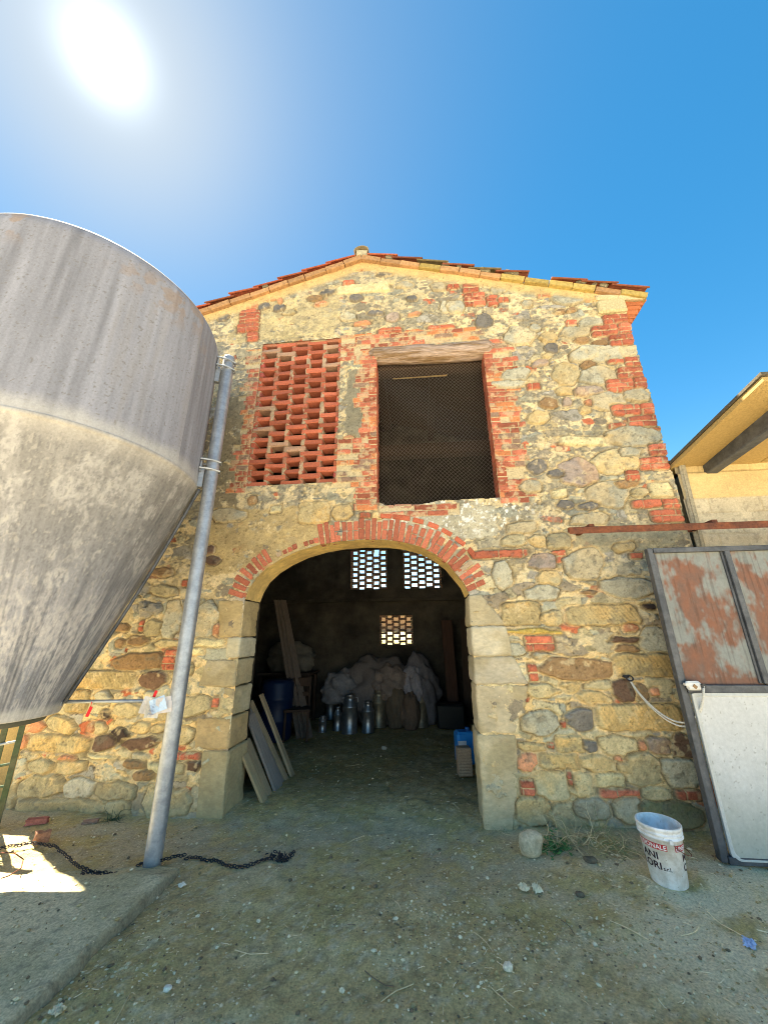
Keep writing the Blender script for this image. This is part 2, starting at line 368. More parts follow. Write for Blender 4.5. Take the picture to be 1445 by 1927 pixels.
X, Z = np.meshgrid(wx, wz)
# --- masonry map: colour and relief of every stone, brick and patch of mortar
wxn = X + 0.05 * (fbm(X * 5, Z * 5, 61, 3) - 0.5) + 0.018 * (fbm(X * 22, Z * 22, 62, 2) - 0.5)
wzn = Z + 0.05 * (fbm(X * 5, Z * 5, 63, 3) - 0.5) + 0.018 * (fbm(X * 22, Z * 22, 64, 2) - 0.5)
f1, f2, f3 = fbm(X * 9, Z * 9, 65, 4), fbm(X * 30, Z * 30, 66, 3), fbm(X * 1.4, Z * 1.4, 67, 3)
CREAM = np.array([0.66, 0.535, 0.325]); OCH = np.array([0.54, 0.41, 0.205]); GREYM = np.array([0.27, 0.25, 0.185])
t = ss(0.35, 0.65, f1)[..., None] * 0.6; K = CREAM * (1 - t) + OCH * t
t = (ss(2.2, 0.9, Z) * 0.45)[..., None]; K = K * (1 - t) + np.array([0.58, 0.38, 0.15]) * t
Hh = 0.004 * f1 + 0.004 * f2
PAL = np.array([[0.31, 0.30, 0.225], [0.36, 0.31, 0.19], [0.28, 0.28, 0.23], [0.40, 0.32, 0.18], [0.24, 0.20, 0.145], [0.33, 0.29, 0.20], [0.30, 0.28, 0.24], [0.43, 0.37, 0.23]])
def stones(cw, ch, seed, gap, keepf, relief, pal=PAL):
    global K, Hh
    F1, E, ix, iz = voro(wxn, wzn, cw, ch, seed)
    r = hsh(ix, iz, seed + 20); r2 = hsh(ix, iz, seed + 21); r3 = hsh(ix, iz, seed + 22)
    g = gap * (0.6 + 1.3 * r2) + 0.22 * (f2 - 0.5) + 0.25 * (f1 - 0.5)
    m = ss(g, g + 0.05, E) * (r < keepf); crack = ss(g - 0.10, g - 0.02, E) * (1 - m) * (r < keepf) * ss(0.45, 0.6, f1 + 0.3 * (r3 - .5))
    K = K * (1 - 0.55 * crack[..., None]); Hh = Hh - 0.012 * crack
    c = pal[(r3 * len(pal)).astype(int) % len(pal)] * (0.78 + 0.5 * hsh(ix, iz, seed + 23))[..., None]
    c = c * (0.62 + 0.5 * f1 + 0.35 * f2)[..., None]
    red = (hsh(ix, iz, seed + 24) < 0.07)[..., None]; c = np.where(red, np.array([0.42, 0.13, 0.065]) * (0.75 + 0.5 * r2)[..., None], c)
    K = K * (1 - m[..., None]) + c * m[..., None]
    fx_ = (hsh(ix, iz, seed + 30) - .5) * 0.16 * (wxn - (ix + .5) * cw); fz_ = (hsh(ix, iz, seed + 31) - .5) * 0.35 * (wzn - (iz + .5) * ch)
    Hh = Hh * (1 - m) + m * (relief * (0.5 + 0.9 * r2) * ss(0, 0.30, E) + np.clip(fx_ + fz_, -.015, .015) + 0.010 * f1 + 0.006 * f2)
    return m
upper = ss(1.9, 2.5, Z + 0.5 * (f3 - 0.5))
stones(0.13, 0.075, 101, 0.20, 0.62 * np.ones_like(X), 0.010)
mU = stones(0.24, 0.14, 102, 0.20, 0.42 + 0.2 * f3, 0.018)
stones(0.36, 0.20, 103, 0.14, (1 - upper) * 0.97, 0.028)
stones(0.34, 0.19, 107, 0.22, upper * 0.22, 0.024)
# dark crusted patches of old render
pt = ss(0.50, 0.60, fbm(X * 2.3, Z * 3.0, 71, 4)) * ss(0.40, 0.56, fbm(X * 14, Z * 14, 72, 3)) * upper
t = (pt * 0.85)[..., None]; K = K * (1 - t) + (GREYM * (0.6 + 0.9 * f2[..., None])) * t; Hh += 0.008 * pt
sp = ss(0.60, 0.68, fbm(X * 26, Z * 26, 73, 2)) * upper * 0.7
K = K * (1 - sp[..., None]) + np.array([0.17, 0.155, 0.12]) * sp[..., None]; Hh -= 0.004 * sp
mot = ss(0.50, 0.56, fbm(X * 17, Z * 22, 181, 4)) * ss(0.42, 0.56, fbm(X * 1.9 + 4, Z * 2.2, 182, 3)) * ss(1.6, 2.6, Z)
t = (mot * 0.75)[..., None]; K = K * (1 - t) + (np.array([0.23, 0.205, 0.155]) * (0.5 + 1.0 * f2[..., None])) * t; Hh = Hh - 0.008 * mot
sme = ss(0.54, 0.62, fbm(X * 12, Z * 15, 183, 4)) * ss(0.40, 0.6, fbm(X * 2.5, Z * 2.5, 184, 3))
t = (sme * 0.7)[..., None]; K = K * (1 - t) + CREAM * (0.75 + 0.45 * f2[..., None]) * t; Hh = Hh + 0.004 * sme
TYP = dict(G=(0.36, 0.34, 0.26), O=(0.41, 0.345, 0.205), T=(0.40, 0.315, 0.165), D=(0.13, 0.08, 0.055), B=(0.26, 0.165, 0.085), R=(0.43, 0.13, 0.075),
           r=(0.47, 0.22, 0.12), K=(0.15, 0.14, 0.13), k=(0.05, 0.035, 0.03), C=(0.50, 0.43, 0.25), W=(0.48, 0.45, 0.36), P=(0.31, 0.25, 0.21), Y=(0.48, 0.34, 0.09), V=(0.13, 0.135, 0.07))
def blob(px0, py0, px1, py1, ty, sq=None):
    """one traced stone: rounded box on the facade, edges broken by noise"""
    global K, Hh
    a, b, c, d = at(px0, (py0 + py1) / 2, D), at(px1, (py0 + py1) / 2, D), at((px0 + px1) / 2, py0, D), at((px0 + px1) / 2, py1, D)
    cx, cz, hx, hz = (a.x + b.x) / 2, (c.z + d.z) / 2, (b.x - a.x) / 2, (c.z - d.z) / 2
    i0, i1 = np.searchsorted(wx, cx - hx - 0.06), np.searchsorted(wx, cx + hx + 0.06); j0, j1 = np.searchsorted(wz, cz - hz - 0.06), np.searchsorted(wz, cz + hz + 0.06)
    if i1 <= i0 or j1 <= j0: return
    S = (slice(j0, j1), slice(i0, i1)); xx, zz = X[S], Z[S]
    sd = int(px0 * 7 + py0 * 13) % 9973; rn = random.Random(sd); tilt = rn.uniform(-0.10, 0.10) if ty not in 'RT' else rn.uniform(-0.02, 0.02)
    if ty not in 'RTC': hx *= 1.05; hz *= 1.07
    dx = (xx - cx) + 0.040 * (fbm(xx * 11, zz * 11, sd, 4) - 0.5); dz = (zz - cz) + tilt * (xx - cx) + 0.040 * (fbm(xx * 11, zz * 11, sd + 7, 4) - 0.5)
    if ty in 'RTC': e = 1 - ((np.abs(dx) / hx) ** 7 + (np.abs(dz) / hz) ** 7) ** (1 / 7)
    else:                                # angular stone: the inside of a few random cuts
        e = np.full(xx.shape, 9.0); nk = rn.choice([6, 7, 8]); a_0 = rn.uniform(0, 6.28)
        for q in range(nk):
            an = a_0 + (q + rn.uniform(-.3, .3)) * 2 * math.pi / nk; rr_ = rn.uniform(0.90, 1.14); e = np.minimum(e, rr_ - (math.cos(an) * dx / hx + math.sin(an) * dz / hz))
        e = np.minimum(e, 1.05 - (np.abs(dx / hx) ** 4.5 + np.abs(dz / hz) ** 4.5) ** (1 / 4.5))
    ed = e * min(hx, hz); m = ss(-0.001, 0.006, ed); halo = ss(-0.016 - 0.02 * (f1[S] - 0.3), -0.003, ed)
    base = np.array(TYP[ty]) * rn.uniform(0.85, 1.15)
    nn = fbm(xx * 13, zz * 13, sd + 3, 4); n_2 = fbm(xx * 4, zz * 4, sd + 4, 3)
    col = base * (0.50 + 0.55 * nn + 0.30 * n_2 + 0.30 * f2[S])[..., None]
    if ty in 'GOTP':
        warm = ss(0.45, 0.62, n_2)[..., None] * 0.5; col = col * (1 - warm) + col * np.array([1.25, 1.0, 0.68]) * warm
    h = 0.024 * ss(-0.003, 0.013, ed) + 0.020 * nn + (0 if ty == 'R' else 1) * np.clip(rn.uniform(-.12, .12) * dx + rn.uniform(-.22, .22) * dz, -.016, .016)
    if ty in 'T':                        # tooled ashlar: slanting chisel marks
        w = np.sin((xx * 0.9 + zz * 0.5 + 0.03 * nn) * 2 * math.pi / 0.035); h = h + 0.0025 * w; col = col * (1 + 0.06 * w)[..., None]
    if ty == 'R':                        # a patch of bricks: courses and joints
        hh = c.z - d.z; ncr = max(1, round(hh / 0.075)); v = (zz - (cz - hz)) / hh * ncr; row = np.floor(v)
        u = (xx - cx) / 0.26 + 0.5 * (row % 2) + 0.3 * hsh(row, row * 0, sd); br = np.floor(u)
        jj = np.minimum(np.minimum(v - row, 1 - v + row) * 0.07, np.minimum(u - br, 1 - u + br) * 0.26)
        jm = ss(0.002, 0.008, jj + 0.006 * (nn - 0.5)); bc = (0.72 + 0.5 * hsh(br, row, sd + 5))[..., None]
        col = np.where(jm[..., None] > 0.5, col * bc, CREAM * 0.72); h = h * (0.45 + 0.55 * jm)
    grimy = ss(0.60, 0.72, fbm(xx * 18, zz * 18, sd + 9, 3)) * (0.5 if ty != 'R' else 0.35)
    col = col * (1 - grimy[..., None]) + (np.array([0.16, 0.145, 0.11]) if nn.mean() > 0.5 else CREAM * 0.9) * grimy[..., None]
    mo = K[S] * (1 - halo[..., None] * 0.6) + (CREAM * (0.70 + 0.45 * f1[S][..., None])) * halo[..., None] * 0.6
    mo = mo * (1 - 0.60 * (ss(-0.012, -0.001, ed) * (1 - m) * ss(0.40, 0.55, fbm(xx * 6, zz * 6, sd + 11, 2) + .25 * (ty == 'R'))))[..., None]
    K[S] = mo * (1 - m[..., None]) + col * m[..., None]
    Hh[S] = (Hh[S] * (1 - halo) + halo * (0.005 * f1[S] - 0.014 * ss(-0.014, -0.002, ed))) * (1 - m) + h * m
def patch(px0, py0, px1, py1, col, k=0.9, hgt=0.012, sd=5):
    """a patch of render with a ragged edge"""
    global K, Hh
    a, b = at(px0, (py0 + py1) / 2, D), at(px1, (py0 + py1) / 2, D); c, d = at((px0 + px1) / 2, py0, D), at((px0 + px1) / 2, py1, D)
    cx, cz, hx, hz = (a.x + b.x) / 2, (c.z + d.z) / 2, (b.x - a.x) / 2, (c.z - d.z) / 2
    dx = np.abs(X - cx + 0.22 * (fbm(X * 3.5, Z * 3.5, sd, 5) - 0.5)) / hx; dz = np.abs(Z - cz + 0.22 * (fbm(X * 3.5, Z * 3.5, sd + 50, 5) - 0.5)) / hz
    ed = 1 - np.maximum(dx, dz); m = ss(0.0, 0.06, ed) * ss(0.28, 0.36, fbm(X * 11, Z * 11, sd + 70, 4)); t = (m * k)[..., None]
    K = K * (1 - t) + np.array(col) * (0.55 + 0.6 * f1 + 0.35 * f2)[..., None] * t; Hh = Hh * (1 - m * 0.8) + m * 0.8 * (hgt + 0.008 * f1)
def bricks(x0, x1, z0, z1, seed, ragL=0.0, ragR=0.0, keep=0.95, course=0.075, length=0.25, off=0):
    """coursed brickwork on the facade between world x0..x1, z0..z1"""
    global K, Hh
    S = (slice(np.searchsorted(wz, z0), np.searchsorted(wz, z1)), slice(max(0, np.searchsorted(wx, x0 - ragL - 0.02)), np.searchsorted(wx, x1 + ragR + 0.02)))
    xx, zz = X[S], Z[S]; xw = xx + 0.008 * (f2[S] - 0.5); zw = zz + 0.010 * (fbm(xx * 8, zz * 8, seed, 3) - 0.5) + 0.012 * (fbm(xx * 1.5, zz * 3, seed + 1, 2) - 0.5)
    v = (zw - z0) / course; row = np.floor(v)
    le = x0 - ragL * hsh(row, row * 0 + 1, seed); re = x1 + ragR * hsh(row, row * 0 + 2, seed)
    u = (xw - x0) / length + 0.5 * (row % 2) + 0.25 * hsh(row, row * 0 + 3, seed); br = np.floor(u)
    jj = np.minimum(np.minimum(v - row, 1 - v + row) * course, np.minimum(u - br, 1 - u + br) * length)
    jj = np.minimum(jj, np.minimum(xw - le, re - xw)) + 0.010 * (f2[S] - 0.5)
    inside = ss(0, 0.004, np.minimum(xw - le, re - xw)); kp = hsh(br, row, seed + 3) < keep
    m = ss(0.003, 0.007, jj + 0.012 * (f1[S] - .5)) * kp; c0 = hsh(br, row, seed + 4); c1 = hsh(br, row, seed + 5)
    col = np.array([0.42, 0.135, 0.08]) * (0.62 + 0.65 * c0)[..., None]; col = np.where((c1 > 0.80)[..., None], np.array([0.52, 0.20, 0.085]), col); col = np.where((c1 < 0.10)[..., None], np.array([0.26, 0.17, 0.12]), col)
    col = col * (0.70 + 0.6 * f1[S])[..., None]
    gm = ss(0.50, 0.64, fbm(xx * 15, zz * 15, seed + 6, 3)) * 0.6; col = col * (1 - gm[..., None]) + CREAM * 0.8 * gm[..., None]
    Ks = K[S] * (1 - inside[..., None] * 0.85) + CREAM * 0.78 * inside[..., None] * 0.85
    K[S] = Ks * (1 - m[..., None]) + col * m[..., None]
    Hh[S] = Hh[S] * (1 - inside) + inside * (0.002 + m * (0.014 + 0.008 * c0))
# patches of render, then the traced stones and bricks
patch(395, 745, 462, 985, (0.20, 0.165, 0.105), 0.9, 0.014, 11)
patch(560, 1075, 360, 1060, (0.3, 0.22, 0.1), 0.0)
patch(370, 960, 620, 1075, (0.40, 0.30, 0.14), 0.8, 0.012, 14)
patch(652, 700, 692, 835, (0.21, 0.19, 0.135), 0.95, 0.014, 12)
patch(715, 955, 935, 1010, (0.40, 0.37, 0.28), 0.9, 0.012, 13)
patch(1075, 985, 1290, 1030, (0.27, 0.25, 0.17), 0.75, 0.01, 15)
patch(440, 560, 640, 640, (0.50, 0.40, 0.2), 0.55, 0.008, 16)
patch(560, 520, 800, 620, (0.26, 0.24, 0.17), 0.3, 0.006, 17)
wl_ = ss(0.62, 0.70, fbm(X * 28, Z * 28, 91, 3)) * ss(-0.5, -0.2, X) * ss(1.5, 1.0, X) * ss(2.55, 2.8, Z) * ss(3.15, 3.05, Z)
K = K * (1 - wl_[..., None]) + np.array([0.72, 0.71, 0.66]) * wl_[..., None]
def Zm(x0, y0, k, lst):
    for (a, b, c, d, ty) in lst: blob(x0 + a / k, y0 + b / k, x0 + c / k, y0 + d / k, ty)
Zm(360, 440, 2.89, [(885,155,1000,205,'R'),(1025,160,1085,180,'R'),(740,195,820,230,'K'),(825,255,890,290,'R'),(780,280,1085,325,'C'),(565,250,615,280,'O'),(705,305,785,340,'K'),(635,340,710,370,'B'),(665,375,740,400,'r'),
 (375,330,490,370,'R'),(385,305,450,330,'r'),(300,365,375,410,'R'),(265,415,375,490,'R'),(250,490,370,540,'R'),(300,540,365,590,'R'),(370,380,430,415,'K'),(450,390,510,425,'K'),(145,440,205,475,'K'),(805,435,895,480,'G'),(890,475,980,500,'R'),
 (1350,370,1445,430,'G'),(1360,228,1440,255,'G'),(1120,265,1205,300,'G'),(1270,210,1390,235,'R'),(1300,270,1380,315,'G'),(1385,280,1445,310,'R'),(1010,210,1095,235,'K'),(585,1455,755,1580,'T'),(765,1480,880,1555,'O'),(110,1495,290,1565,'G'),
 (885,1460,960,1505,'R'),(980,1510,1050,1550,'O'),(915,1515,975,1550,'R'),(830,1100,890,1130,'r'),(310,1425,360,1475,'B'),(430,1480,490,1520,'C'),(1010,515,1150,550,'R'),(1155,530,1250,555,'R'),(1285,500,1440,530,'R'),(950,555,1015,580,'R'),
 (880,480,975,500,'r'),(1180,430,1250,455,'r'),(500,420,570,445,'O'),(420,740,440,760,'O'),(860,335,930,370,'K'),(1170,340,1230,370,'K'),(720,170,760,190,'r'),(960,420,1040,450,'K'),(1060,440,1130,480,'P'),(640,230,700,255,'G'),(470,355,500,380,'r')])
bricks(-1.02, -0.62, 3.30, 3.98, 201, 0.0, 0.0, 0.8)
bricks(-1.0, -0.60, 5.18, 5.62, 207, 0.0, 0.12, 0.55)
bricks(-2.25, -2.12, 3.30, 5.50, 208, 0.14, 0.0, 0.75, length=0.16)
bricks(-0.66, -0.44, 3.0, 5.36, 202, 0.14, 0.0, 0.92)
bricks(0.94, 1.24, 3.02, 5.36, 203, 0.0, 0.14, 0.93)
bricks(-0.75, 0.90, 5.36, 5.60, 204, 0.1, 0.1, 0.8)
bricks(-0.38, 0.30, 2.90, 3.05, 205, 0.1, 0.2, 0.6)
Zm(840, 440, 2.388, [(260,425,395,500,'G'),(370,410,420,445,'G'),(415,445,500,495,'O'),(510,420,640,470,'G'),(590,385,700,425,'G'),(535,390,585,420,'R'),(475,265,610,325,'G'),(340,300,380,335,'G'),(480,345,535,365,'B'),(535,335,585,357,'B'),(560,500,860,575,'G'),
 (700,365,815,410,'R'),(650,415,770,465,'R'),(770,405,830,460,'R'),(725,455,840,505,'R'),(695,300,800,360,'C'),(720,565,800,585,'R'),(800,555,870,605,'R'),(600,575,670,610,'B'),(595,605,760,675,'G'),(475,585,595,685,'O'),(765,600,885,655,'R'),(715,655,840,715,'R'),
 (835,645,900,700,'R'),(250,610,375,665,'G'),(205,665,385,695,'G'),(490,695,560,730,'O'),(580,690,715,740,'P'),(650,715,800,795,'G'),(800,700,905,765,'G'),(740,770,870,820,'R'),(870,765,930,815,'R'),(815,820,945,872,'R'),(725,852,805,880,'R'),(360,800,455,855,'O'),
 (720,875,960,955,'G'),(500,915,720,955,'C'),(910,945,995,1005,'R'),(860,1005,1000,1065,'R'),(640,980,850,1080,'O'),(775,965,870,1005,'G'),(360,1020,450,1080,'K'),(510,1010,665,1130,'P'),(330,1110,420,1165,'G'),(635,1120,820,1230,'G'),(760,1110,860,1145,'B'),
 (825,1145,905,1185,'O'),(905,1115,1005,1190,'C'),(830,1195,970,1235,'R'),(970,1190,1045,1245,'R'),(915,1240,1060,1300,'R'),(495,1200,570,1240,'K'),(800,1065,860,1110,'R'),(560,1260,720,1310,'G'),(70,225,145,270,'R'),(75,270,175,330,'R'),(0,230,60,250,'R'),
 (180,280,230,330,'R'),(230,290,280,310,'R'),(405,270,465,290,'R'),(130,365,205,430,'K'),(0,305,75,360,'G'),(195,235,270,270,'G'),(440,500,500,540,'K'),(380,570,460,600,'P'),(600,780,650,810,'O'),(420,740,500,790,'B'),(520,740,560,780,'P'),(455,1060,520,1095,'K'),
 (470,1150,540,1190,'C'),(620,290,680,310,'r'),(570,470,640,495,'B'),(650,480,720,505,'B'),(430,540,470,560,'O'),(360,675,420,705,'R'),(590,1210,680,1240,'K'),(620,750,650,775,'r')])
Zm(840, 960, 2.388, [(265,55,410,110,'G'),(250,110,360,170,'O'),(370,115,455,165,'O'),(455,105,550,180,'O'),(110,178,370,218,'R'),(470,178,540,240,'R'),(365,195,490,270,'P'),(530,180,700,310,'G'),(205,225,290,360,'G'),(410,275,505,340,'O'),(700,300,930,395,'G'),
 (355,340,500,405,'G'),(245,412,425,520,'T'),(430,455,530,520,'O'),(535,425,870,520,'T'),(880,420,935,450,'k'),(865,530,1005,640,'G'),(270,532,530,560,'Y'),(350,562,485,640,'R'),(270,600,350,655,'G'),(385,640,500,675,'G'),(740,568,860,600,'D'),(750,605,860,640,'B'),
 (750,645,1020,750,'T'),(410,665,750,765,'B'),(365,690,405,770,'R'),(510,770,595,825,'O'),(625,765,745,805,'O'),(745,760,845,860,'D'),(850,780,905,860,'B'),(590,815,735,880,'O'),(355,780,510,840,'O'),(665,870,1060,990,'T'),(530,895,655,990,'K'),(340,905,500,1010,'G'),
 (325,1040,445,1085,'O'),(490,1010,615,1095,'T'),(615,1035,685,1090,'K'),(690,1015,870,1105,'O'),(895,1020,1010,1095,'P'),(1010,1005,1100,1120,'D'),(410,1090,600,1165,'T'),(320,1090,400,1170,'r'),(605,1105,780,1180,'O'),(780,1095,970,1240,'O'),(975,1120,1140,1255,'G'),
 (370,1175,560,1295,'O'),(555,1175,670,1290,'O'),(665,1180,800,1250,'C'),(680,1250,875,1300,'R'),(880,1240,1000,1310,'O'),(1030,1255,1145,1305,'R'),(315,1285,465,1420,'O'),(460,1310,635,1435,'O'),(575,1290,720,1390,'G'),(750,1290,885,1400,'G'),(880,1310,1150,1420,'V'),
 (330,1210,395,1280,'R'),(540,1170,560,1240,'R'),(455,1050,485,1075,'R'),(790,510,855,550,'r'),(750,150,850,190,'O'),(820,190,880,220,'R'),(840,655,760,700,'R'),(860,1030,890,1080,'r'),(755,1105,790,1130,'r'),(510,945,535,980,'R'),(910,800,960,835,'r'),(600,360,680,380,'B')])
Zm(0, 1000, 2.752, [(1060,75,1115,120,'D'),(1065,130,1145,175,'D'),(785,190,895,235,'B'),(790,280,920,340,'O'),(850,355,940,550,'G'),(1010,365,1135,555,'G'),(660,540,775,590,'B'),(810,560,930,600,'O'),(1000,555,1165,600,'C'),(590,635,850,715,'B'),(850,610,915,720,'R'),
 (400,720,705,815,'T'),(720,725,865,815,'D'),(500,825,580,890,'G'),(360,820,465,940,'T'),(930,850,1100,950,'O'),(530,920,585,970,'k'),(580,1015,665,1095,'k'),(480,1050,600,1130,'D'),(640,1065,825,1130,'D'),(145,1050,470,1140,'T'),(690,985,780,1045,'O'),(245,960,400,1040,'O'),
 (105,975,240,1040,'r'),(80,1050,150,1130,'r'),(470,985,560,1045,'O'),(790,1000,860,1045,'O'),(920,1010,1005,1100,'O'),(900,1145,1040,1185,'R'),(945,1190,1040,1245,'D'),(300,1155,400,1200,'r'),(150,1180,280,1250,'O'),(300,1185,445,1255,'O'),(445,1155,605,1178,'C'),
 (690,1145,775,1185,'G'),(740,1195,950,1250,'C'),(635,1185,760,1230,'B'),(690,1240,800,1290,'B'),(100,1265,340,1380,'O'),(345,1275,500,1385,'W'),(510,1290,700,1390,'O'),(760,1300,900,1475,'O'),(860,1340,990,1470,'O'),(90,1385,545,1475,'O'),(560,1390,680,1475,'O'),
 (725,460,750,520,'R'),(760,460,835,540,'O'),(945,250,975,290,'R'),(1105,475,1140,550,'r'),(1105,855,1135,915,'R'),(600,480,680,520,'B'),(465,990,500,1040,'r'),(970,680,1010,740,'O'),(590,885,720,960,'O'),(980,600,1060,640,'C'),(610,560,650,600,'B')])
# bottom damp band, tidy under the roof line (mortar fillet)
band = ss(0.25, 0.12, (APZ - SLOPE * np.abs(X - APX)) - Z + 0.08 * (f3 - 0.5)) * (Z > 3)
t = (band * 0.85)[..., None]; K = K * (1 - t) + np.array([0.56, 0.40, 0.17]) * (0.75 + 0.5 * f1[..., None]) * t; Hh = Hh * (1 - band) + band * 0.012
lowk = 1 + 0.30 * ss(2.3, 1.2, Z + 0.4 * (f3 - .5)); K = K * lowk[..., None] * (1 + (np.array([1.03, 1.0, 0.92]) - 1) * ss(2.4, 1.2, Z)[..., None])
spk = (hsh(np.floor(X / step), np.floor(Z / step), 95) - 0.5); K = K * (1 + 0.22 * spk[..., None]); Hh += 0.0022 * spk
pit = ss(0.68, 0.76, fbm(X * 38, Z * 52, 96, 3)); K = K * (1 - 0.35 * pit[..., None]); Hh -= 0.006 * pit
dmp = ss(0.32, 0.02, Z + 0.2 * (f3 - 0.5)); t = (dmp * 0.45)[..., None]; K = K * (1 - t) + np.array([0.33, 0.28, 0.18]) * (0.7 + 0.6 * f1[..., None]) * t
Hh += 0.02 * (fbm(X * 1.2, Z * 1.2, 77, 3) - 0.5)
Hh += 0.0035 * (fbm(X * 60, Z * 60, 78, 2) - 0.5)
# openings and gable
Xc, Zc = (X[:-1, :-1] + step / 2), (Z[:-1, :-1] + step / 2)
rag = 0.018 * (fbm(Xc * 14, Zc * 14, 81, 3) - 0.5)
keep = ~inpoly(Xc + rag * 0.6, Zc, door_out)
sill = wb + 0.02 - 0.045 * ss(-0.45, -0.35, Xc) * ss(0.3, 0.0, Xc) + rag
keep &= ~((Xc > wl + rag) & (Xc < wr_ + rag) & (Zc > sill) & (Zc < wt))
keep &= ~((Xc > LX0 + 0.02) & (Xc < LX1 - 0.02) & (Zc > LZ0 + 0.02) & (Zc < LZ1 - 0.02))
keep &= Zc < APZ - SLOPE * np.abs(Xc - APX)
keep &= Xc < XR + rag * 0.8 - 0.012 + 0.03 * (fbm(Zc * 3, Zc * 0, 82, 3) - 0.5) * (Zc > 2)
B(grid('front_wall', np.stack([X, D - Hh, Z], -1), K, keep, MAT['masonry'], barn, True))
# inner face of the front wall (coarse) and the other walls
def wallgrid(name, x0, x1, z0, z1, y, holes, st=0.05, flip=True, gable=True, m='plaster'):
    xs, zs = np.arange(x0, x1 + st / 2, st), np.arange(z0, z1 + st / 2, st); XX, ZZ = np.meshgrid(xs, zs)
    xc, zc = XX[:-1, :-1] + st / 2, ZZ[:-1, :-1] + st / 2; kp = np.ones(xc.shape, bool)
    for (a, b, c, d) in holes: kp &= ~((xc > a) & (xc < b) & (zc > c) & (zc < d))
    if gable: kp &= zc < APZ - 0.02 - SLOPE * np.abs(xc - APX)
    Pn = np.stack([XX, y + 0.03 * (fbm(XX * 2, ZZ * 2, 7, 3) - 0.5), ZZ], -1)
    return B(grid(name, Pn, np.ones(XX.shape + (3,)) * 0.3, kp, MAT[m], barn, True, flip))
T = 0.40
def grid_inner():
    st = 0.03; xs, zs = np.arange(XL, XR, st), np.arange(-0.1, APZ, st); XX, ZZ = np.meshgrid(xs, zs); xc, zc = XX[:-1, :-1] + st / 2, ZZ[:-1, :-1] + st / 2
    kp = ~inpoly(xc, zc, [(x, z) for x, z in door_out]); kp &= ~((xc > wl - 0.1) & (xc < wr_ + 0.1) & (zc > wb - 0.02) & (zc < wt + 0.1))
    kp &= ~((xc > LX0) & (xc < LX1) & (zc > LZ0) & (zc < LZ1)); kp &= zc < APZ - SLOPE * np.abs(xc - APX)
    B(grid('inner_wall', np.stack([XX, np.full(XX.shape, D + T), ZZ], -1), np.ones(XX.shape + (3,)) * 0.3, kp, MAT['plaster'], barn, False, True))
grid_inner()
YB = 8.6
BL = [(-1.66, -0.76, 2.62, 3.95), (-0.42, 0.49, 2.62, 3.95), (-0.975, -0.205, 1.38, 2.05)]
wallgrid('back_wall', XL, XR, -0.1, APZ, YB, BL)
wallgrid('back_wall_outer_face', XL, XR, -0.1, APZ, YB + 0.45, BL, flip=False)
sw = MB(); hL = APZ - SLOPE * (APX - XL) - 0.03; hR = APZ - SLOPE * (XR - APX) - 0.03
sw.box((XL + 0.20, (D + YB + 0.45) / 2 + 0.02, hL / 2 - 0.1), (0.38, YB + 0.45 - D - 0.02, hL), cut=0.005)
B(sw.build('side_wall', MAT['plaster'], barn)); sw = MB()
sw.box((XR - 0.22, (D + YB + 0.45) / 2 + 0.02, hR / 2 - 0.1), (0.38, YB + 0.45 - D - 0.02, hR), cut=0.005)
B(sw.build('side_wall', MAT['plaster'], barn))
lg = MB(); lg.box(((XL + XR) / 2, YB - 0.05, 2.37), (XR - XL - 0.8, 0.14, 0.07)); B(lg.build('wall_ledge', MAT['plaster'], barn))
# reveals
def strip(name, prof, rows, m, cols=None, n=6):
    """prof: list of (x,z); rows: list of (y, offset outward from centre)"""
    cx = sum(p[0] for p in prof) / len(prof); cz = sum(p[1] for p in prof) / len(prof); mb = MB(); k = len(prof)
    for (y, o) in rows:
        for (x, z) in prof:
            dx, dz = x - cx, z - cz; l = math.hypot(dx, dz); mb.v.append((x + dx / l * o + random.uniform(-.003, .003), y, z + dz / l * o)); mb.c.append((1, 1, 1))
    for r in range(len(rows) - 1):
        for i in range(k - 1): mb.f.append((r * k + i, r * k + i + 1, (r + 1) * k + i + 1, (r + 1) * k + i))
    return B(mb.build(name, m, barn, True))
strip('arch_soffit', [(p.x, p.z) for p in AR], [(D - 0.012, -0.004), (D + 0.1, -0.002), (D + 0.2, 0.003), (D + 0.3, 0), (D + T + 0.002, 0)], MAT['soffit'])
# window reveals: brick jambs, sill
def reveal_bricks(x, z0, z1, sgn, name):
    mb = MB(); z = z0; j = 0
    mb.box((x + sgn * 0.06, D + 0.12, (z0 + z1) / 2), (0.10, 0.22, z1 - z0), col=(0.48, 0.36, 0.18))
    while z < z1 - 0.04:
        h = 0.058; c = random.uniform(0.7, 1.25); L1 = 0.12 if j % 2 else 0.20
        mb.box((x + sgn * 0.055 + random.uniform(-.004, .004), D - 0.008 + L1 / 2, z + h / 2), (0.11, L1, h), col=(0.42 * c, 0.12 * c, 0.065 * c), jit=0.003)
        mb.box((x + sgn * 0.055 + random.uniform(-.004, .004), D + 0.005 + L1 + (0.22 - L1) / 2, z + h / 2), (0.11, 0.21 - L1, h), col=(0.36 * c, 0.11 * c, 0.065 * c), jit=0.003)
        z += 0.074; j += 1
    B(mb.build(name, MAT['brick'], barn))
reveal_bricks(wr_, wb, wt - 0.05, 1, 'window_jamb'); reveal_bricks(wl, wb, wt - 0.08, -1, 'window_jamb')
sb = MB(); x = wl - 0.02
sb.box(((wl + wr_) / 2, D + 0.15, wb - 0.07), (wr_ - wl + 0.1, 0.26, 0.10), col=(0.36, 0.33, 0.26))
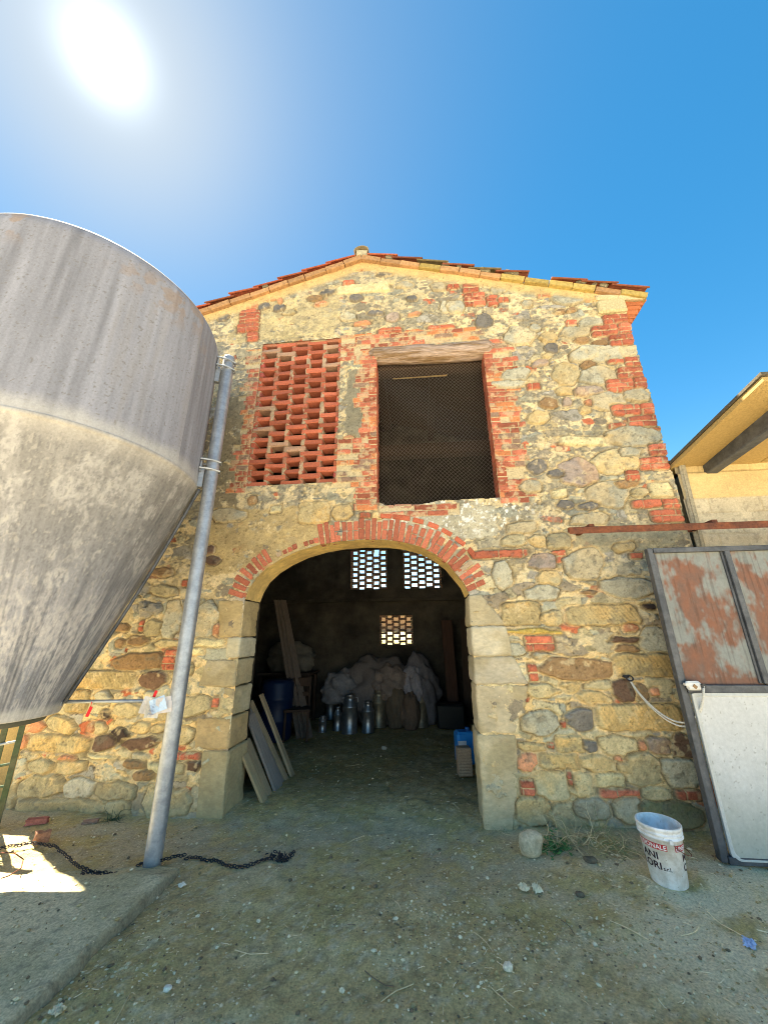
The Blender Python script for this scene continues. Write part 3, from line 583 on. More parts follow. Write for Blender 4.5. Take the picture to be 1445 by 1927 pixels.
while x < wr_ - 0.1:
    w = random.uniform(0.16, 0.26); c = random.uniform(0.8, 1.2); sb.box((x + w / 2, D + 0.10, wb - 0.028 + random.uniform(-.008, .006)), (w - 0.012, 0.20, 0.045), col=(0.40 * c, 0.22 * c, 0.15 * c), jit=0.004); x += w
B(sb.build('window_sill', MAT['brick'], barn))
# lintel: weathered log
def log(name, a, b, r0, r1, m, seed, squash=1.0, ns=60, nr=28):
    a, b = Vector(a), Vector(b); d = (b - a); xax = d.normalized(); zax = Vector((0, 0, 1)) - xax * xax.z; zax.normalize(); yax = zax.cross(xax)
    S_, A_ = np.meshgrid(np.linspace(0, 1, ns), np.linspace(0, 2 * math.pi, nr + 1), indexing='ij')
    rad = (r0 + (r1 - r0) * S_) * (1 + 0.22 * (fbm(S_ * 5, np.cos(A_) * 1.5 + 5, seed, 3) - 0.5) + 0.10 * (fbm(S_ * 3, np.sin(A_) * 9 + np.cos(A_) * 7, seed + 3, 3) - 0.5))
    rad *= 1 - 0.35 * ss(0.94, 1, S_) - 0.35 * ss(0.05, 0, S_)
    u = np.cos(A_) * rad; v = np.sin(A_) * rad * squash
    A0, D0, Y0, Z0 = (np.array(q) for q in (a, d, yax, zax)); P = A0 + S_[..., None] * D0 + u[..., None] * Y0 + v[..., None] * Z0
    P[..., 2] += 0.03 * np.sin(S_ * 3.1 + seed)
    P[:, -1] = P[:, 0]
    return grid(name, P, np.ones(P.shape) * 0.4, np.ones((ns - 1, nr), bool), m)
la, lb = at(694, 665, D - 0.01), at(931, 655, D - 0.01)
lo = log('lintel', (la.x, D + 0.055, 5.285), (lb.x, D + 0.055, 5.255), 0.115, 0.125, MAT['oldwood'], 3, 1.05); lo.parent = barn; B(lo)
# endgrain caps + inner lintel
ib = MB(); ib.box(((wl + wr_) / 2, D + 0.28, 5.22), (wr_ - wl + 0.3, 0.2, 0.16)); B(ib.build('inner_lintel', MAT['darkwood'], barn))
# --- arch bricks
def pathpts(pts):
    out = [0]
    for i in range(1, len(pts)): out.append(out[-1] + (pts[i] - pts[i - 1]).length)
    return out
acc = pathpts(AR)
def along(sv):
    for i in range(1, len(AR)):
        if acc[i] >= sv or i == len(AR) - 1:
            f = (sv - acc[i - 1]) / (acc[i] - acc[i - 1]); p = AR[i - 1].lerp(AR[i], f); t0 = (AR[i] - AR[i - 1]).normalized()
            if i + 1 < len(AR) and f > .5: t0 = t0.lerp((AR[i + 1] - AR[i]).normalized(), f - .5).normalized()
            elif i > 1 and f <= .5: t0 = t0.lerp((AR[i - 1] - AR[i - 2]).normalized(), .5 - f).normalized()
            return p, t0
ab = MB(); s_ = 0.03
while s_ < acc[-1] - 0.02:
    p, tt = along(s_); n = Vector((tt.z * -1, 0, tt.x)); fr = s_ / acc[-1]
    if n.z < 0: n = -n
    w = random.uniform(0.046, 0.062); c = random.uniform(0.7, 1.25)
    ln = 0.24 if fr > 0.36 else (0.17 if fr < 0.2 else 0.06)
    base = 0.0 if fr > 0.36 else 0.03
    if not (fr < 0.36 and random.random() < 0.12):
        l2 = ln * random.uniform(0.85, 1.1); ang = math.atan2(n.x, n.z)
        rot = Matrix.Rotation(ang, 3, 'Y'); q = p + n * (base + l2 / 2)
        col = (0.42 * c, 0.135 * c, 0.08 * c) if random.random() > 0.12 else (0.40, 0.30, 0.2)
        split = fr > 0.36 and random.random() < 0.45
        if split:
            for k in (-1, 1): ab.box((q + n * (k * l2 / 4)) + Vector((0, 0.035, 0)), (w, 0.12, l2 / 2 - 0.010), rot, col, 0.004)
        else: ab.box(q + Vector((0, 0.035 + random.uniform(-.004, .004), 0)), (w, 0.12, l2), rot, col, 0.004)
        if 0.60 < fr < 0.90:         # second ring on the right haunch
            if int(s_ / 0.07) % 2 == 0: ab.box(p + n * (0.24 + 0.045) + Vector((0, 0.035, 0)), (0.125, 0.12, 0.055), rot, (0.44 * c, 0.12 * c, 0.065 * c), 0.004)
    s_ += w + 0.012
B(ab.build('brick_arch', MAT['brick'], barn))
am = MB()
for i in range(len(AR) - 1):                            # mortar bed between the voussoirs
    if i / (len(AR) - 1) < 0.0: continue
    p, q = AR[i], AR[i + 1]; t0 = (q - p).normalized(); n = Vector((-t0.z, 0, t0.x)); n = n if n.z > 0 else -n
    r_ = 0.235; n2_ = n
    am.add([p + Vector((0, -0.011, 0)), q + Vector((0, -0.011, 0)), q + n * r_ + Vector((0, -0.008, 0)), p + n * r_ + Vector((0, -0.008, 0))], [(0, 1, 2, 3)], (0.52, 0.38, 0.18))
B(am.build('arch_mortar', MAT['masonry'], barn))
# --- jamb blocks
def block(name, pts, y0, y1, col, seed, bev=0.02):
    bm = bmesh.new(); vs = [bm.verts.new((x, y0, z)) for x, z in pts]; f = bm.faces.new(vs)
    r = bmesh.ops.extrude_face_region(bm, geom=[f]); ev = [e for e in r['geom'] if isinstance(e, bmesh.types.BMVert)]
    bmesh.ops.translate(bm, verts=ev, vec=(0, y1 - y0, 0)); bmesh.ops.recalc_face_normals(bm, faces=bm.faces)
    bmesh.ops.bevel(bm, geom=[e for e in bm.edges], offset=bev, segments=3, affect='EDGES', profile=0.6)
    bmesh.ops.triangulate(bm, faces=bm.faces)
    for _ in range(9):
        es = [e for e in bm.edges if e.calc_length() > 0.035]
        if not es: break
        bmesh.ops.subdivide_edges(bm, edges=es, cuts=1); bmesh.ops.triangulate(bm, faces=[f for f in bm.faces if len(f.verts) > 3])
    bm.normal_update(); P = np.array([v.co[:] for v in bm.verts]); a = P[:, 0] + P[:, 1] * 0.7; b = P[:, 2] + P[:, 1] * 0.4
    d = 0.040 * (fbm(a * 4, b * 4, seed, 4) - 0.5) + 0.012 * (fbm(a * 25, b * 25, seed + 3, 2) - 0.5) + 0.0018 * np.sin((a * 0.5 + b * 0.9) * 2 * math.pi / 0.03)
    for v, k in zip(bm.verts, d): v.co += v.normal * float(k)
    me = bpy.data.meshes.new(name); bm.to_mesh(me); bm.free()
    P = np.array([v.co[:] for v in me.vertices]); a, b = P[:, 0] + P[:, 1] * 0.7, P[:, 2] + P[:, 1] * 0.4
    k = (0.72 + 0.55 * fbm(a * 5, b * 5, seed + 9, 4))[:, None]; cc = np.array(col) * k
    st = ss(0.5, 0.62, fbm(a * 2.2, b * 2.2, seed + 12, 3))[:, None] * 0.45; cc = cc * (1 - st) + np.array([0.34, 0.26, 0.12]) * st
    at_ = me.color_attributes.new("Col", 'FLOAT_COLOR', 'POINT'); at_.data.foreach_set('color', np.concatenate([cc, np.ones((len(cc), 1))], 1).astype(np.float32).ravel())
    return B(link(name, me, MAT['block'], barn, True))
def Fx(px, py): p = at(px, py, D); return p.x, p.z
lz = [1128, 1199, 1240, 1293, 1350, 1411, 1530]; lx = [(412, 412), (432, 425), (392, 374), (412, 410), (374, 370), (384, 372)]
lcol = [(0.50, 0.38, 0.20), (0.56, 0.50, 0.35), (0.50, 0.42, 0.27), (0.52, 0.45, 0.29), (0.50, 0.36, 0.18), (0.50, 0.42, 0.25)]
for i in range(6):
    z1, z0 = Fx(465, lz[i])[1] - 0.004, (Fx(465, lz[i + 1])[1] + 0.006 if i < 5 else -0.08)
    xa, xb = Fx(lx[i][0], lz[i])[0], Fx(lx[i][1], lz[i + 1])[0]; xr = DXL + (0.0 if i else -0.005) + (0.02 if i == 5 else 0.005 * (i % 2))
    block('jamb_stone', [(xb, z0), (xr, z0), (xr, z1), (xa, z1)], D - 0.028 - 0.004 * (i % 3), D + T, lcol[i], 300 + i, 0.028)
rz_ = [1118, 1178, 1235, 1288, 1381, 1560]; rx = [[(905, 0), (950, 1)], [(950, 0), (965, 1)], [(965, 0), (994, 1)], [(994, 0), (988, .4), (968, 1)], [(968, 0), (976, .5), (962, 1)]]
rcol = [(0.56, 0.49, 0.35), (0.62, 0.54, 0.38), (0.56, 0.48, 0.34), (0.60, 0.49, 0.31), (0.56, 0.46, 0.28)]
for i in range(5):
    zt, zb = rz_[i] + 1, rz_[i + 1] - 1
    L_ = []
    for (px, f) in rx[i]:
        py = zt + (zb - zt) * f; x, z = Fx(px, py); L_.append((x, max(z, -0.08) if not (i == 4 and f == 1) else -0.08))
    xl_ = DXR - 0.012 + 0.005 * (i % 2) - (0.015 if i == 4 else 0)
    block('jamb_stone', [(xl_, L_[-1][1])] + L_[::-1] + [(xl_, L_[0][1])], D - 0.028 - 0.004 * (i % 3), D + T, rcol[i], 320 + i, 0.028)
# --- brick lattices
def lattice(name, x0, x1, z0, z1, ncol, nrow, y, depth, bh, colr, start=0, parent=None, broken=(), hole=0.76):
    mb = MB(); cw = (x1 - x0) / ncol; ch = (z1 - z0) / nrow; bl = cw * (1.94 - hole)
    for j in range(nrow):
        for c in range(ncol):
            if (j + c + start) % 2: continue
            if (c, j) in broken: continue
            k = random.uniform(0.7, 1.2); col = tuple(v * k for v in colr)
            if random.random() < .15: col = (0.40, 0.25, 0.17)
            mb.box((x0 + (c + .5) * cw + random.uniform(-.004, .004), y + depth / 2 + random.uniform(-.012, .006), z0 + (j + .5) * ch), (bl, depth, bh), Matrix.Rotation(random.uniform(-.03, .03), 3, 'Y'), col, 0.007, 0.010)
        for e in (0, 1):                 # half bricks closing the sides
            mb.box((x0 if e == 0 else x1, y + depth / 2, z0 + (j + .5) * ch), (0.07, depth, bh), None, tuple(v * random.uniform(.7, 1.1) for v in colr), 0.004)
        for c in range(ncol + 1):        # mortar lumps at the brick ends
            mb.box((x0 + c * cw, y + depth / 2 + 0.004, z0 + (j + .5) * ch), (cw * 0.22, depth + 0.004, ch * 1.02), None, random.choice([(0.36, 0.27, 0.18), (0.42, 0.30, 0.2), (0.34, 0.16, 0.1)]), 0.012)
    return B(mb.build(name, MAT['brick'], barn))
lattice('brick_lattice', LX0 + 0.03, LX1 - 0.03, LZ0 + 0.01, LZ1 - 0.01, 5, 28, D + 0.005, 0.15, 0.065, (0.43, 0.125, 0.072), 0, hole=0.70)
for k, (a, b, c, d) in enumerate(BL):
    lattice('brick_lattice', a + 0.02, b - 0.02, c, d, 5, 20 if k < 2 else 11, YB + 0.12, 0.12, 0.050 if k < 2 else 0.045, (0.25, 0.16, 0.11), k, broken=((3, 14), (3, 15), (2, 13), (3, 13)) if k == 0 else (), hole=0.74)
tm = MB()
for k in range(5): tm.box((LX0 + 0.12 + k * 0.235, D + 0.06, LZ1 - 0.012), (0.23, 0.12, 0.062), None, (0.44, 0.33, 0.19) if k % 2 else (0.38, 0.16, 0.1), 0.006, 0.012)
B(tm.build('vent_head', MAT['brick'], barn))
# frames closing the lattice recesses
for (a, b, c, d) in BL:
    fr_ = MB(); yc = YB + 0.23; dp = 0.46
    for (cx, cz, sx, sz) in ((a - 0.03, (c + d) / 2, 0.07, d - c + 0.1), (b + 0.03, (c + d) / 2, 0.07, d - c + 0.1), ((a + b) / 2, c - 0.03, b - a + 0.02, 0.07), ((a + b) / 2, d + 0.03, b - a + 0.02, 0.07)):
        fr_.box((cx, yc, cz), (sx, dp, sz))
    B(fr_.build('vent_reveal', MAT['plaster'], barn))
fr_ = MB()
for (cx, cz, sx, sz) in ((LX0 - 0.03, (LZ0 + LZ1) / 2, 0.07, LZ1 - LZ0 + 0.12), (LX1 + 0.03, (LZ0 + LZ1) / 2, 0.07, LZ1 - LZ0 + 0.12), ((LX0 + LX1) / 2, LZ0 - 0.045, LX1 - LX0, 0.07), ((LX0 + LX1) / 2, LZ1 + 0.03, LX1 - LX0, 0.07)):
    fr_.box((cx, D + 0.24, cz), (sx, 0.40, sz))
B(fr_.build('vent_reveal', MAT['plaster'], barn))
# --- chain link netting in the window
def netting():
    mb = MB(); x0, x1, z0, z1 = wl - 0.02, wr_ + 0.03, wb - 0.03, wt; pitch = 0.052
    def wp(u, v):
        x = x0 + u; z = z0 + v
        return Vector((x + 0.015 * math.sin(v * 2.2 + u), D + 0.16 + 0.012 * math.sin(u * 5 + v * 3), z + 0.03 * math.sin(u * 2.6 + 0.6) + 0.012 * math.sin(u * 7 + v * 4)))
    Wd, Hd = x1 - x0, z1 - z0
    for sg in (1, -1):
        k = -int(Hd / pitch) - 2
        while k * pitch < Wd + Hd + pitch:
            pts = []
            for i in range(0, 41):
                v = Hd * i / 40; u = k * pitch + sg * v if sg == 1 else k * pitch - v + 0
                if -0.001 <= u <= Wd: pts.append(wp(u, v))
            if len(pts) > 1: mb.tube(pts, 0.0012, 3)
            k += 1
    return B(mb.build('wire_netting', MAT['wire'], barn))
netting()
# --- roof
def slope_rot(sgn): return Matrix.Rotation(sgn * math.atan(SLOPE), 3, 'Y')
TC = [(0.40, 0.10, 0.05), (0.34, 0.085, 0.045), (0.24, 0.08, 0.045), (0.30, 0.10, 0.05), (0.42, 0.12, 0.06)]
rb = MB(); cs = math.cos(math.atan(SLOPE))
for sg in (-1, 1):
    Lh = (3.92 if sg > 0 else 3.95); c = Vector((APX + sg * Lh / 2 * cs, (D + YB + 0.5) / 2 + 0.06, APZ + 0.055 - SLOPE * Lh / 2 * cs))
    rb.box(c, (Lh, YB + 0.5 - D + 0.02, 0.045), slope_rot(sg), (0.05, 0.03, 0.02), 0, 0.004)
B(rb.build('roof_deck', MAT['tile'], barn))
cb = MB()
for sg in (-1, 1):                       # cornice of flat tiles along the gable
    s_ = 0.0
    while s_ < 3.72:
        w = random.uniform(0.26, 0.34); c = random.uniform(0.8, 1.15)
        mossy = sg > 0 and s_ > 0.8
        col = (0.38 * c, 0.28 * c, 0.09 * c) if mossy and random.random() < 0.5 else (0.40 * c, 0.23 * c, 0.11 * c)
        m_ = s_ + w / 2; cb.box((APX + sg * m_ * cs, D + 0.02 + random.uniform(-.006, .006), APZ + 0.012 - SLOPE * m_ * cs + random.uniform(-.006, .006)), (w - 0.006, 0.17, 0.085), slope_rot(sg), col, 0.005)
        s_ += w
B(cb.build('gable_cornice', MAT['tile'], barn))
tb = MB()
def coppo(c, L, r, rot, col, up=True):
    vs = []; fs = []; n = 8
    for i, (sx, rr) in enumerate(((-L / 2, r * 0.85), (L / 2, r))):
        for q in (rr, rr - 0.014):
            for k in range(n + 1):
                a = math.pi * k / n; vs.append(Vector(c) + rot @ Vector((sx, math.cos(a) * q, (math.sin(a) * q * 0.8) * (1 if up else -1))))
    m = n + 1
    for k in range(n):
        fs.append((k, k + 1, 2 * m + k + 1, 2 * m + k)); fs.append((m + k + 1, m + k, 3 * m + k, 3 * m + k + 1))
        fs.append((k, k + 1, m + k + 1, m + k)[::-1]); fs.append((2 * m + k, 2 * m + k + 1, 3 * m + k + 1, 3 * m + k))
    fs += [(0, 2 * m, 3 * m, m), (n, m + n, 3 * m + n, 2 * m + n)]
    tb.add(vs, fs, col)
for sg in (-1, 1):
    ny_ = 24
    for r_i in range(ny_):
        y = D - 0.015 + r_i * 0.205; j = 0; s_ = 0.16
        while s_ < 3.75:
            Lt = 0.46
            miss = r_i == 0 and sg > 0 and (2.42 < s_ < 2.80 or 0.95 < s_ < 1.25)
            if not miss:
                tilt = Matrix.Rotation(sg * (math.atan(SLOPE) - 0.07 + random.uniform(-.02, .02)), 3, 'Y') @ Matrix.Rotation(random.uniform(-.03, .03), 3, 'Z')
                if sg < 0: tilt = tilt @ Matrix.Rotation(math.pi, 3, 'Z')
                col = random.choice(TC); c_ = random.uniform(0.75, 1.15); col = tuple(v * c_ for v in col)
                if sg > 0 and random.random() < .3: col = (0.20, 0.155, 0.08)
                m_ = s_ + Lt / 2 - 0.06
                coppo((APX + sg * m_ * cs, y + random.uniform(-.012, .012), APZ + 0.082 - SLOPE * m_ * cs), Lt, 0.088, tilt, col)
            s_ += 0.385; j += 1
B(tb.build('roof_tiles', MAT['tile'], barn))
rd = MB(); tb = rd
for k in range(12):
    coppo((APX, D + 0.15 + k * 0.42, APZ + 0.14), 0.46, 0.115, Matrix.Rotation(math.pi / 2 + math.pi, 3, 'Z'), (0.26, 0.21, 0.13) if k == 0 else random.choice(TC))
rd.box((APX, D + 0.03, APZ + 0.125), (0.17, 0.16, 0.09), None, (0.40, 0.36, 0.25), 0.012)
B(rd.build('ridge_tiles', MAT['tile'], barn))
for (px, py, w) in ((838, 497, .10), (1128, 527, .10), (1112, 529, .06), (862, 499, .07), (505, 519, .10), (733, 472, .12), (910, 505, .16), (958, 509, .2), (1090, 540, .12)):
    lm = MB(); p = at(px, py, D + 0.03); lm.box((p.x, D - 0.01, APZ + 0.125 - SLOPE * abs(p.x - APX)), (w, 0.1, 0.055), slope_rot(1 if px > 690 else -1), (0.36, 0.33, 0.24), 0.014, 0.02); B(lm.build('mortar_lump', MAT['stone'], barn))
for sg, xw, zt in ((1, XR, hR), (-1, XL, hL)):     # stepped brick eaves of the side walls
    ec = MB()
    for k in range(6):
        y = D - 0.0; z = zt - 0.37 + k * 0.068
        while y < YB + 0.4:
            w = random.uniform(0.2, 0.27); c = random.uniform(0.75, 1.2); o = 0.03 + k * 0.048
            ec.box((xw + sg * (o / 2 - 0.04), y + w / 2, z), (o + 0.10, w - 0.01, 0.060), None, (0.46 * c, 0.15 * c, 0.06 * c), 0.004); y += w
    B(ec.build('eave_cornice', MAT['brick'], barn))
p = at(1160, 577, D)
cst = MB(); cst.box((2.66, D - 0.01, 5.72), (0.36, 0.10, 0.22), None, (0.50, 0.42, 0.24), 0.008, 0.02); cst.box((2.80, D + 0.03, 5.87), (0.62, 0.14, 0.085), Matrix.Rotation(0.10, 3, 'Y'), (0.52, 0.42, 0.25), 0.012, 0.02)
B(cst.build('corner_corbel', MAT['stone'], barn))
# beams inside
im = MB()
for x in (-3.2, -1.9, 0.4, 1.7): im.bar((x, D + T, APZ - 0.22 - SLOPE * abs(x - APX)), (x, YB, APZ - 0.22 - SLOPE * abs(x - APX)), 0.14, 0.16)
im.bar((APX, D + T, APZ - 0.16), (APX, YB, APZ - 0.16), 0.18, 0.2)
for y in np.arange(D + 0.8, YB, 0.5):
    for sg in (-1, 1): im.bar((APX, y, APZ - 0.035), (APX + sg * 3.3, y, APZ - 0.035 - SLOPE * 3.3), 0.06, 0.07)
im.bar((XL + .4, 6.3, 4.9), (XR - .4, 6.3, 4.9), 0.2, 0.24)
B(im.build('roof_beams', MAT['darkwood'], barn))
fl = MB()  # unseen loft planks, added to keep the upper window dark inside
for k in range(14): fl.box(((XL + XR) / 2, D + T + 0.08 + k * 0.115, 3.0), (XR - XL - 0.8, 0.108, 0.03), None, (1, 1, 1), 0.002)
B(fl.build('added_loft_floor', MAT['darkwood'], barn))
pb = MB(); a, b = at(738, 712, 4.95), at(842, 706, 4.95)
pb.box(((a.x + b.x) / 2, 4.95, a.z + 0.10), (b.x - a.x, 0.12, 0.20), None, (1, 1, 1), 0.02, 0.03); B(pb.build('plaster_remnant', MAT['soffit'], barn))
# low rendered annex beyond the left corner of the barn
an = thing('garden_wall', 'plastered ochre wall running on beyond the left corner of the barn, behind the green frame', 'wall', (-5.6, 5.0, 0))
ax_, az_ = np.arange(-7.6, -4.2, 0.03), np.arange(-0.1, 2.2, 0.03); AX, AZ = np.meshgrid(ax_, az_)
an_n = fbm(AX * 4, AZ * 4, 131, 4); ac = np.array([0.46, 0.31, 0.12]) * (0.6 + 0.8 * an_n[..., None])
o = grid('wall_face', np.stack([AX, 4.32 + 0.03 * (an_n - 0.5), AZ], -1), ac, np.ones(AX[:-1, :-1].shape, bool), MAT['masonry'], an); o.location = (5.6, -5.0, 0)
c_ = MB(); c_.box((-5.9, 4.50, 1.05), (3.38, 0.3, 2.26), None, (.4, .3, .15)); o = c_.build('wall_core', MAT['masonry'], an); o.location = (5.6, -5.0, 0)

# ---------------------------------------------------------------- silo
SX0, SY0, SR = -3.215, 2.78, 1.115
HS, HT, HO, RO_ = 3.03, 4.84, 1.063, 0.405
silo = thing('feed_silo', 'tall weathered grey feed silo with cone bottom standing on galvanised pipe legs', 'silo', (SX0, SY0, 0))
def shell(name, prof, colf, seed, nA=900):
    prof = np.array(prof); d = np.concatenate([[0], np.cumsum(np.hypot(*np.diff(prof, axis=0).T))]); n = max(8, int(d[-1] / 0.010))
    s = np.linspace(0, d[-1], n); rr = np.interp(s, d, prof[:, 0]); zz = np.interp(s, d, prof[:, 1])
    A = np.linspace(0, 2 * math.pi, nA + 1); AA, ZZ = np.meshgrid(A, zz); RR = np.meshgrid(A, rr)[1]
    U = AA * SR; n_ = fbm(U * 3, ZZ * 2, seed, 3); RR = RR + 0.006 * (n_ - 0.5) * (RR > 0.2)
    P = np.stack([RR * np.cos(AA), RR * np.sin(AA), ZZ], -1); P[:, -1] = P[:, 0]
    return grid(name, P, colf(U, ZZ), np.ones((n - 1, nA), bool), MAT['silo'], silo, True)
def bodycol(U, Z_):
    st = fbm(U * 7, Z_ * 0.5, 401, 4); st2 = fbm(U * 30, Z_ * 1.2, 402, 3); sp = 0; lg_ = fbm(U * 1.2, Z_ * 1.2, 404, 3)
    c = np.array([0.24, 0.245, 0.285]) * (0.22 + 0.90 * st + 0.46 * st2 + 0.25 * lg_)[..., None]
    t = (ss(0.58, 0.72, st) * 0.35)[..., None]; c = c * (1 - t) + np.array([0.19, 0.175, 0.165]) * t
    sp2 = fbm(U * 75, Z_ * 75, 408, 2); t = (ss(0.74, 0.82, sp2) * 0.7)[..., None]; c = c * (1 - t) + np.array([0.15, 0.14, 0.13]) * t
    lich = ss(0.50, 0.60, fbm(U * 12, Z_ * 12, 405, 4)) * ss(HT - 0.55, HT - 0.20, Z_ + 0.35 * (lg_ - 0.5)) * ss(0.34, 0.5, fbm(U * 1.5, Z_ * 1.5, 407, 2))
    t = (lich * 0.62)[..., None]; c = c * (1 - t) + np.array([0.27, 0.19, 0.13]) * t
    seam = ss(0.16, 0.02, np.abs(Z_ - HS - 0.04) + 0.12 * (fbm(U * 6, Z_ * 3, 406, 4) - 0.3)); t = (seam * 0.55)[..., None]; c = c * (1 - t) + np.array([0.52, 0.50, 0.46]) * t
    return c
def conecol(U, Z_):
    st = fbm(U * 6, Z_ * 0.8, 411, 4); st2 = fbm(U * 40, Z_ * 1.5, 412, 3); sp = fbm(U * 45, Z_ * 30, 413, 4); lg_ = fbm(U * 1.4 + 3, Z_ * 1.6, 414, 3)
    hi = ss(1.6, 2.9, Z_)[..., None]; base = np.array([0.215, 0.22, 0.25]) * (1 - hi) + np.array([0.25, 0.24, 0.23]) * hi
    blt = fbm(U * 9, Z_ * 5, 418, 4); c = base * 0.95 * (0.10 + 0.60 * st + 0.50 * st2 + 0.2 * lg_ + 0.50 * blt)[..., None]; t = (ss(0.55, 0.66, blt) * ss(.3, .6, sp) * 0.45)[..., None]; c = c * (1 - t) + np.array([0.50, 0.48, 0.46]) * t
    t = (ss(0.62, 0.72, sp) * 0.4 * ss(.4, .6, st))[..., None]; c = c * (1 - t) + np.array([0.44, 0.41, 0.37]) * t
    t = (ss(0.30, 0.42, fbm(U * 60, Z_ * 40, 415, 3)) < 0.4)[..., None] * 0.35; c = c * (1 - t) + np.array([0.10, 0.10, 0.11]) * t
    t = (ss(0.44, 0.64, lg_ + 0.12 * (st2 - .5)) * ss(2.3, 1.5, Z_) * 0.62 * ss(.25, .65, 0.6 * sp + 0.4 * st2))[..., None]; c = c * (1 - t) + np.array([0.60, 0.56, 0.54]) * t
    seam = ss(0.20, 0.0, (HS - Z_) + 0.10 * (fbm(U * 6, Z_ * 3, 416, 4) - 0.3)); t = (seam * 0.5)[..., None]; c = c * (1 - t) + np.array([0.52, 0.48, 0.42]) * t
    lip = ss(HO + 0.09, HO + 0.03, Z_ + 0.03 * (sp - 0.5)); t = (lip * 0.6)[..., None]; c = c * (1 - t) + np.array([0.62, 0.58, 0.52]) * t
    return c
sh = [(SR, HS)] + [(SR, HT - 0.20)] + [(SR - 0.20 + 0.20 * math.cos(a), HT - 0.20 + 0.22 * math.sin(a)) for a in np.linspace(0.12, 1.2, 10)] + [(0.45, HT + 0.38), (0.30, HT + 0.42)]
shell('cylinder_body', sh, bodycol, 421)
shell('hopper_cone', [(RO_ - 0.03, HO - 0.0), (RO_, HO - 0.012), (RO_ + 0.012, HO + 0.03), (RO_ + 0.03, HO + 0.09), (SR - 0.006, HS - 0.03), (SR + 0.008, HS - 0.012), (SR + 0.008, HS + 0.012), (SR - 0.004, HS + 0.02)], conecol, 422)
l_ = MB(); l_.lathe([(0.30, HT + 0.42), (0.33, HT + 0.44), (0.33, HT + 0.50), (0.1, HT + 0.56)], n=32, col=(0.35, 0.34, 0.33)); l_.build('lid', MAT['silo'], silo, True)
ob = MB(); ob.lathe([(RO_ - 0.10, HO - 0.06), (RO_ - 0.08, HO - 0.055), (RO_ - 0.05, HO + 0.01)], n=40, col=(0.10, 0.10, 0.08)); ob.build('outlet', MAT['paint'], silo, True)
PLX, PLY, PR = -2.105 - SX0, 3.315 - SY0, 0.063
a0 = math.atan2(PLY, PLX)
for k in range(3):
    a = a0 + k * 2 * math.pi / 3; r = math.hypot(PLX, PLY); x, y = r * math.cos(a), r * math.sin(a)
    lb_ = MB(); lb_.lathe([(PR + 0.002, -0.05), (PR, 0.0), (PR, 4.66), (PR - 0.006, 4.675), (PR - 0.02, 4.67)], (x, y, 0), 28); lg1 = lb_.build('leg', MAT['galv'], silo, True)
    for z in (4.55, 3.28):
        bk = MB(); n = Vector((math.cos(a), math.sin(a), 0)); tq = Vector((-n.y, n.x, 0)); base = n * (SR + 0.004)
        bk.box(base + n * 0.008 + Vector((0, 0, z)), (0.10, 0.012, 0.16), Matrix.Rotation(a + math.pi / 2, 3, 'Z'))
        for dz in (0.05, -0.05): bk.tube([base + Vector((0, 0, z + dz)) + tq * (-PR - .01), n * r + tq * (-PR - .008) + Vector((0, 0, z + dz)), n * (r + PR + 0.008) + tq * (-.03) + Vector((0, 0, z + dz)), n * (r + PR + 0.008) + tq * (.03) + Vector((0, 0, z + dz)), n * r + tq * (PR + .008) + Vector((0, 0, z + dz)), base + Vector((0, 0, z + dz)) + tq * (PR + .01)], 0.012, 6)
        bk.box(base + n * 0.02 + Vector((0, 0, z - 0.14)), (0.05, 0.05, 0.2), Matrix.Rotation(a, 3, 'Z'))
        bk.build('leg_bracket', MAT['galv'], silo)
# cable that follows the cone, and the rod tying outlet and leg
cbm = MB(); n = Vector((math.cos(a0 - 0.02), math.sin(a0 - 0.02), 0)); pts = [n * (SR + 0.03) + Vector((0, 0, HS - 0.02))]
for f in np.linspace(0.02, 1, 14): pts.append(n * (SR + 0.035 + (RO_ - SR) * f + 0.03 * math.sin(f * 3.1)) + Vector((0, 0, HS + (HO + 0.06 - HS) * f)))
cbm.tube(pts, 0.014, 8); cbm.build('cable', MAT['steel'], silo, True)
rm = MB(); A1 = Vector((RO_ * math.cos(a0), RO_ * math.sin(a0), 1.13)); B1 = Vector((PLX, PLY, 1.09)); rm.tube([A1, B1], 0.013, 10); rm.box(A1, (0.05, 0.05, 0.06), Matrix.Rotation(a0, 3, 'Z')); rm.build('tie_rod', MAT['galv'], silo, True)

def onrod(f, dz=0): return Vector((SX0, SY0, 0)) + A1.lerp(B1, f) + Vector((0, 0, dz))
# papers and red tags hanging on the rod
pp = thing('paper_labels', 'bundle of white paper labels tied to the thin rod beside the silo leg', 'paper', onrod(0.80))
cfw = Vector((0.60, 0.80, 0)).normalized()
def sheet(mb, c, w, h, rot, col, curl=0.012):
    vs = []; fs = []; n = 5; X_ = Vector((math.cos(0.55), math.sin(0.55), 0)); Y_ = Vector((math.sin(0.55), -math.cos(0.55), 0))
    for thick in (0, 0.0012):
        for j in range(n):
            for i in range(n):
                u, v = (i / (n - 1) - .5) * w, -(j / (n - 1)) * h; ur, vr = u * math.cos(rot) - v * math.sin(rot), u * math.sin(rot) + v * math.cos(rot)
                vs.append(Vector(c) + X_ * ur + Vector((0, 0, vr)) + Y_ * (curl * math.sin(i * 1.3 + j * .8) + thick))
    for j in range(n - 1):
        for i in range(n - 1):
            a = j * n + i; fs.append((a, a + 1, a + n + 1, a + n)); b = a + n * n; fs.append((b, b + n, b + n + 1, b + 1))
    mb.add(vs, fs, col)
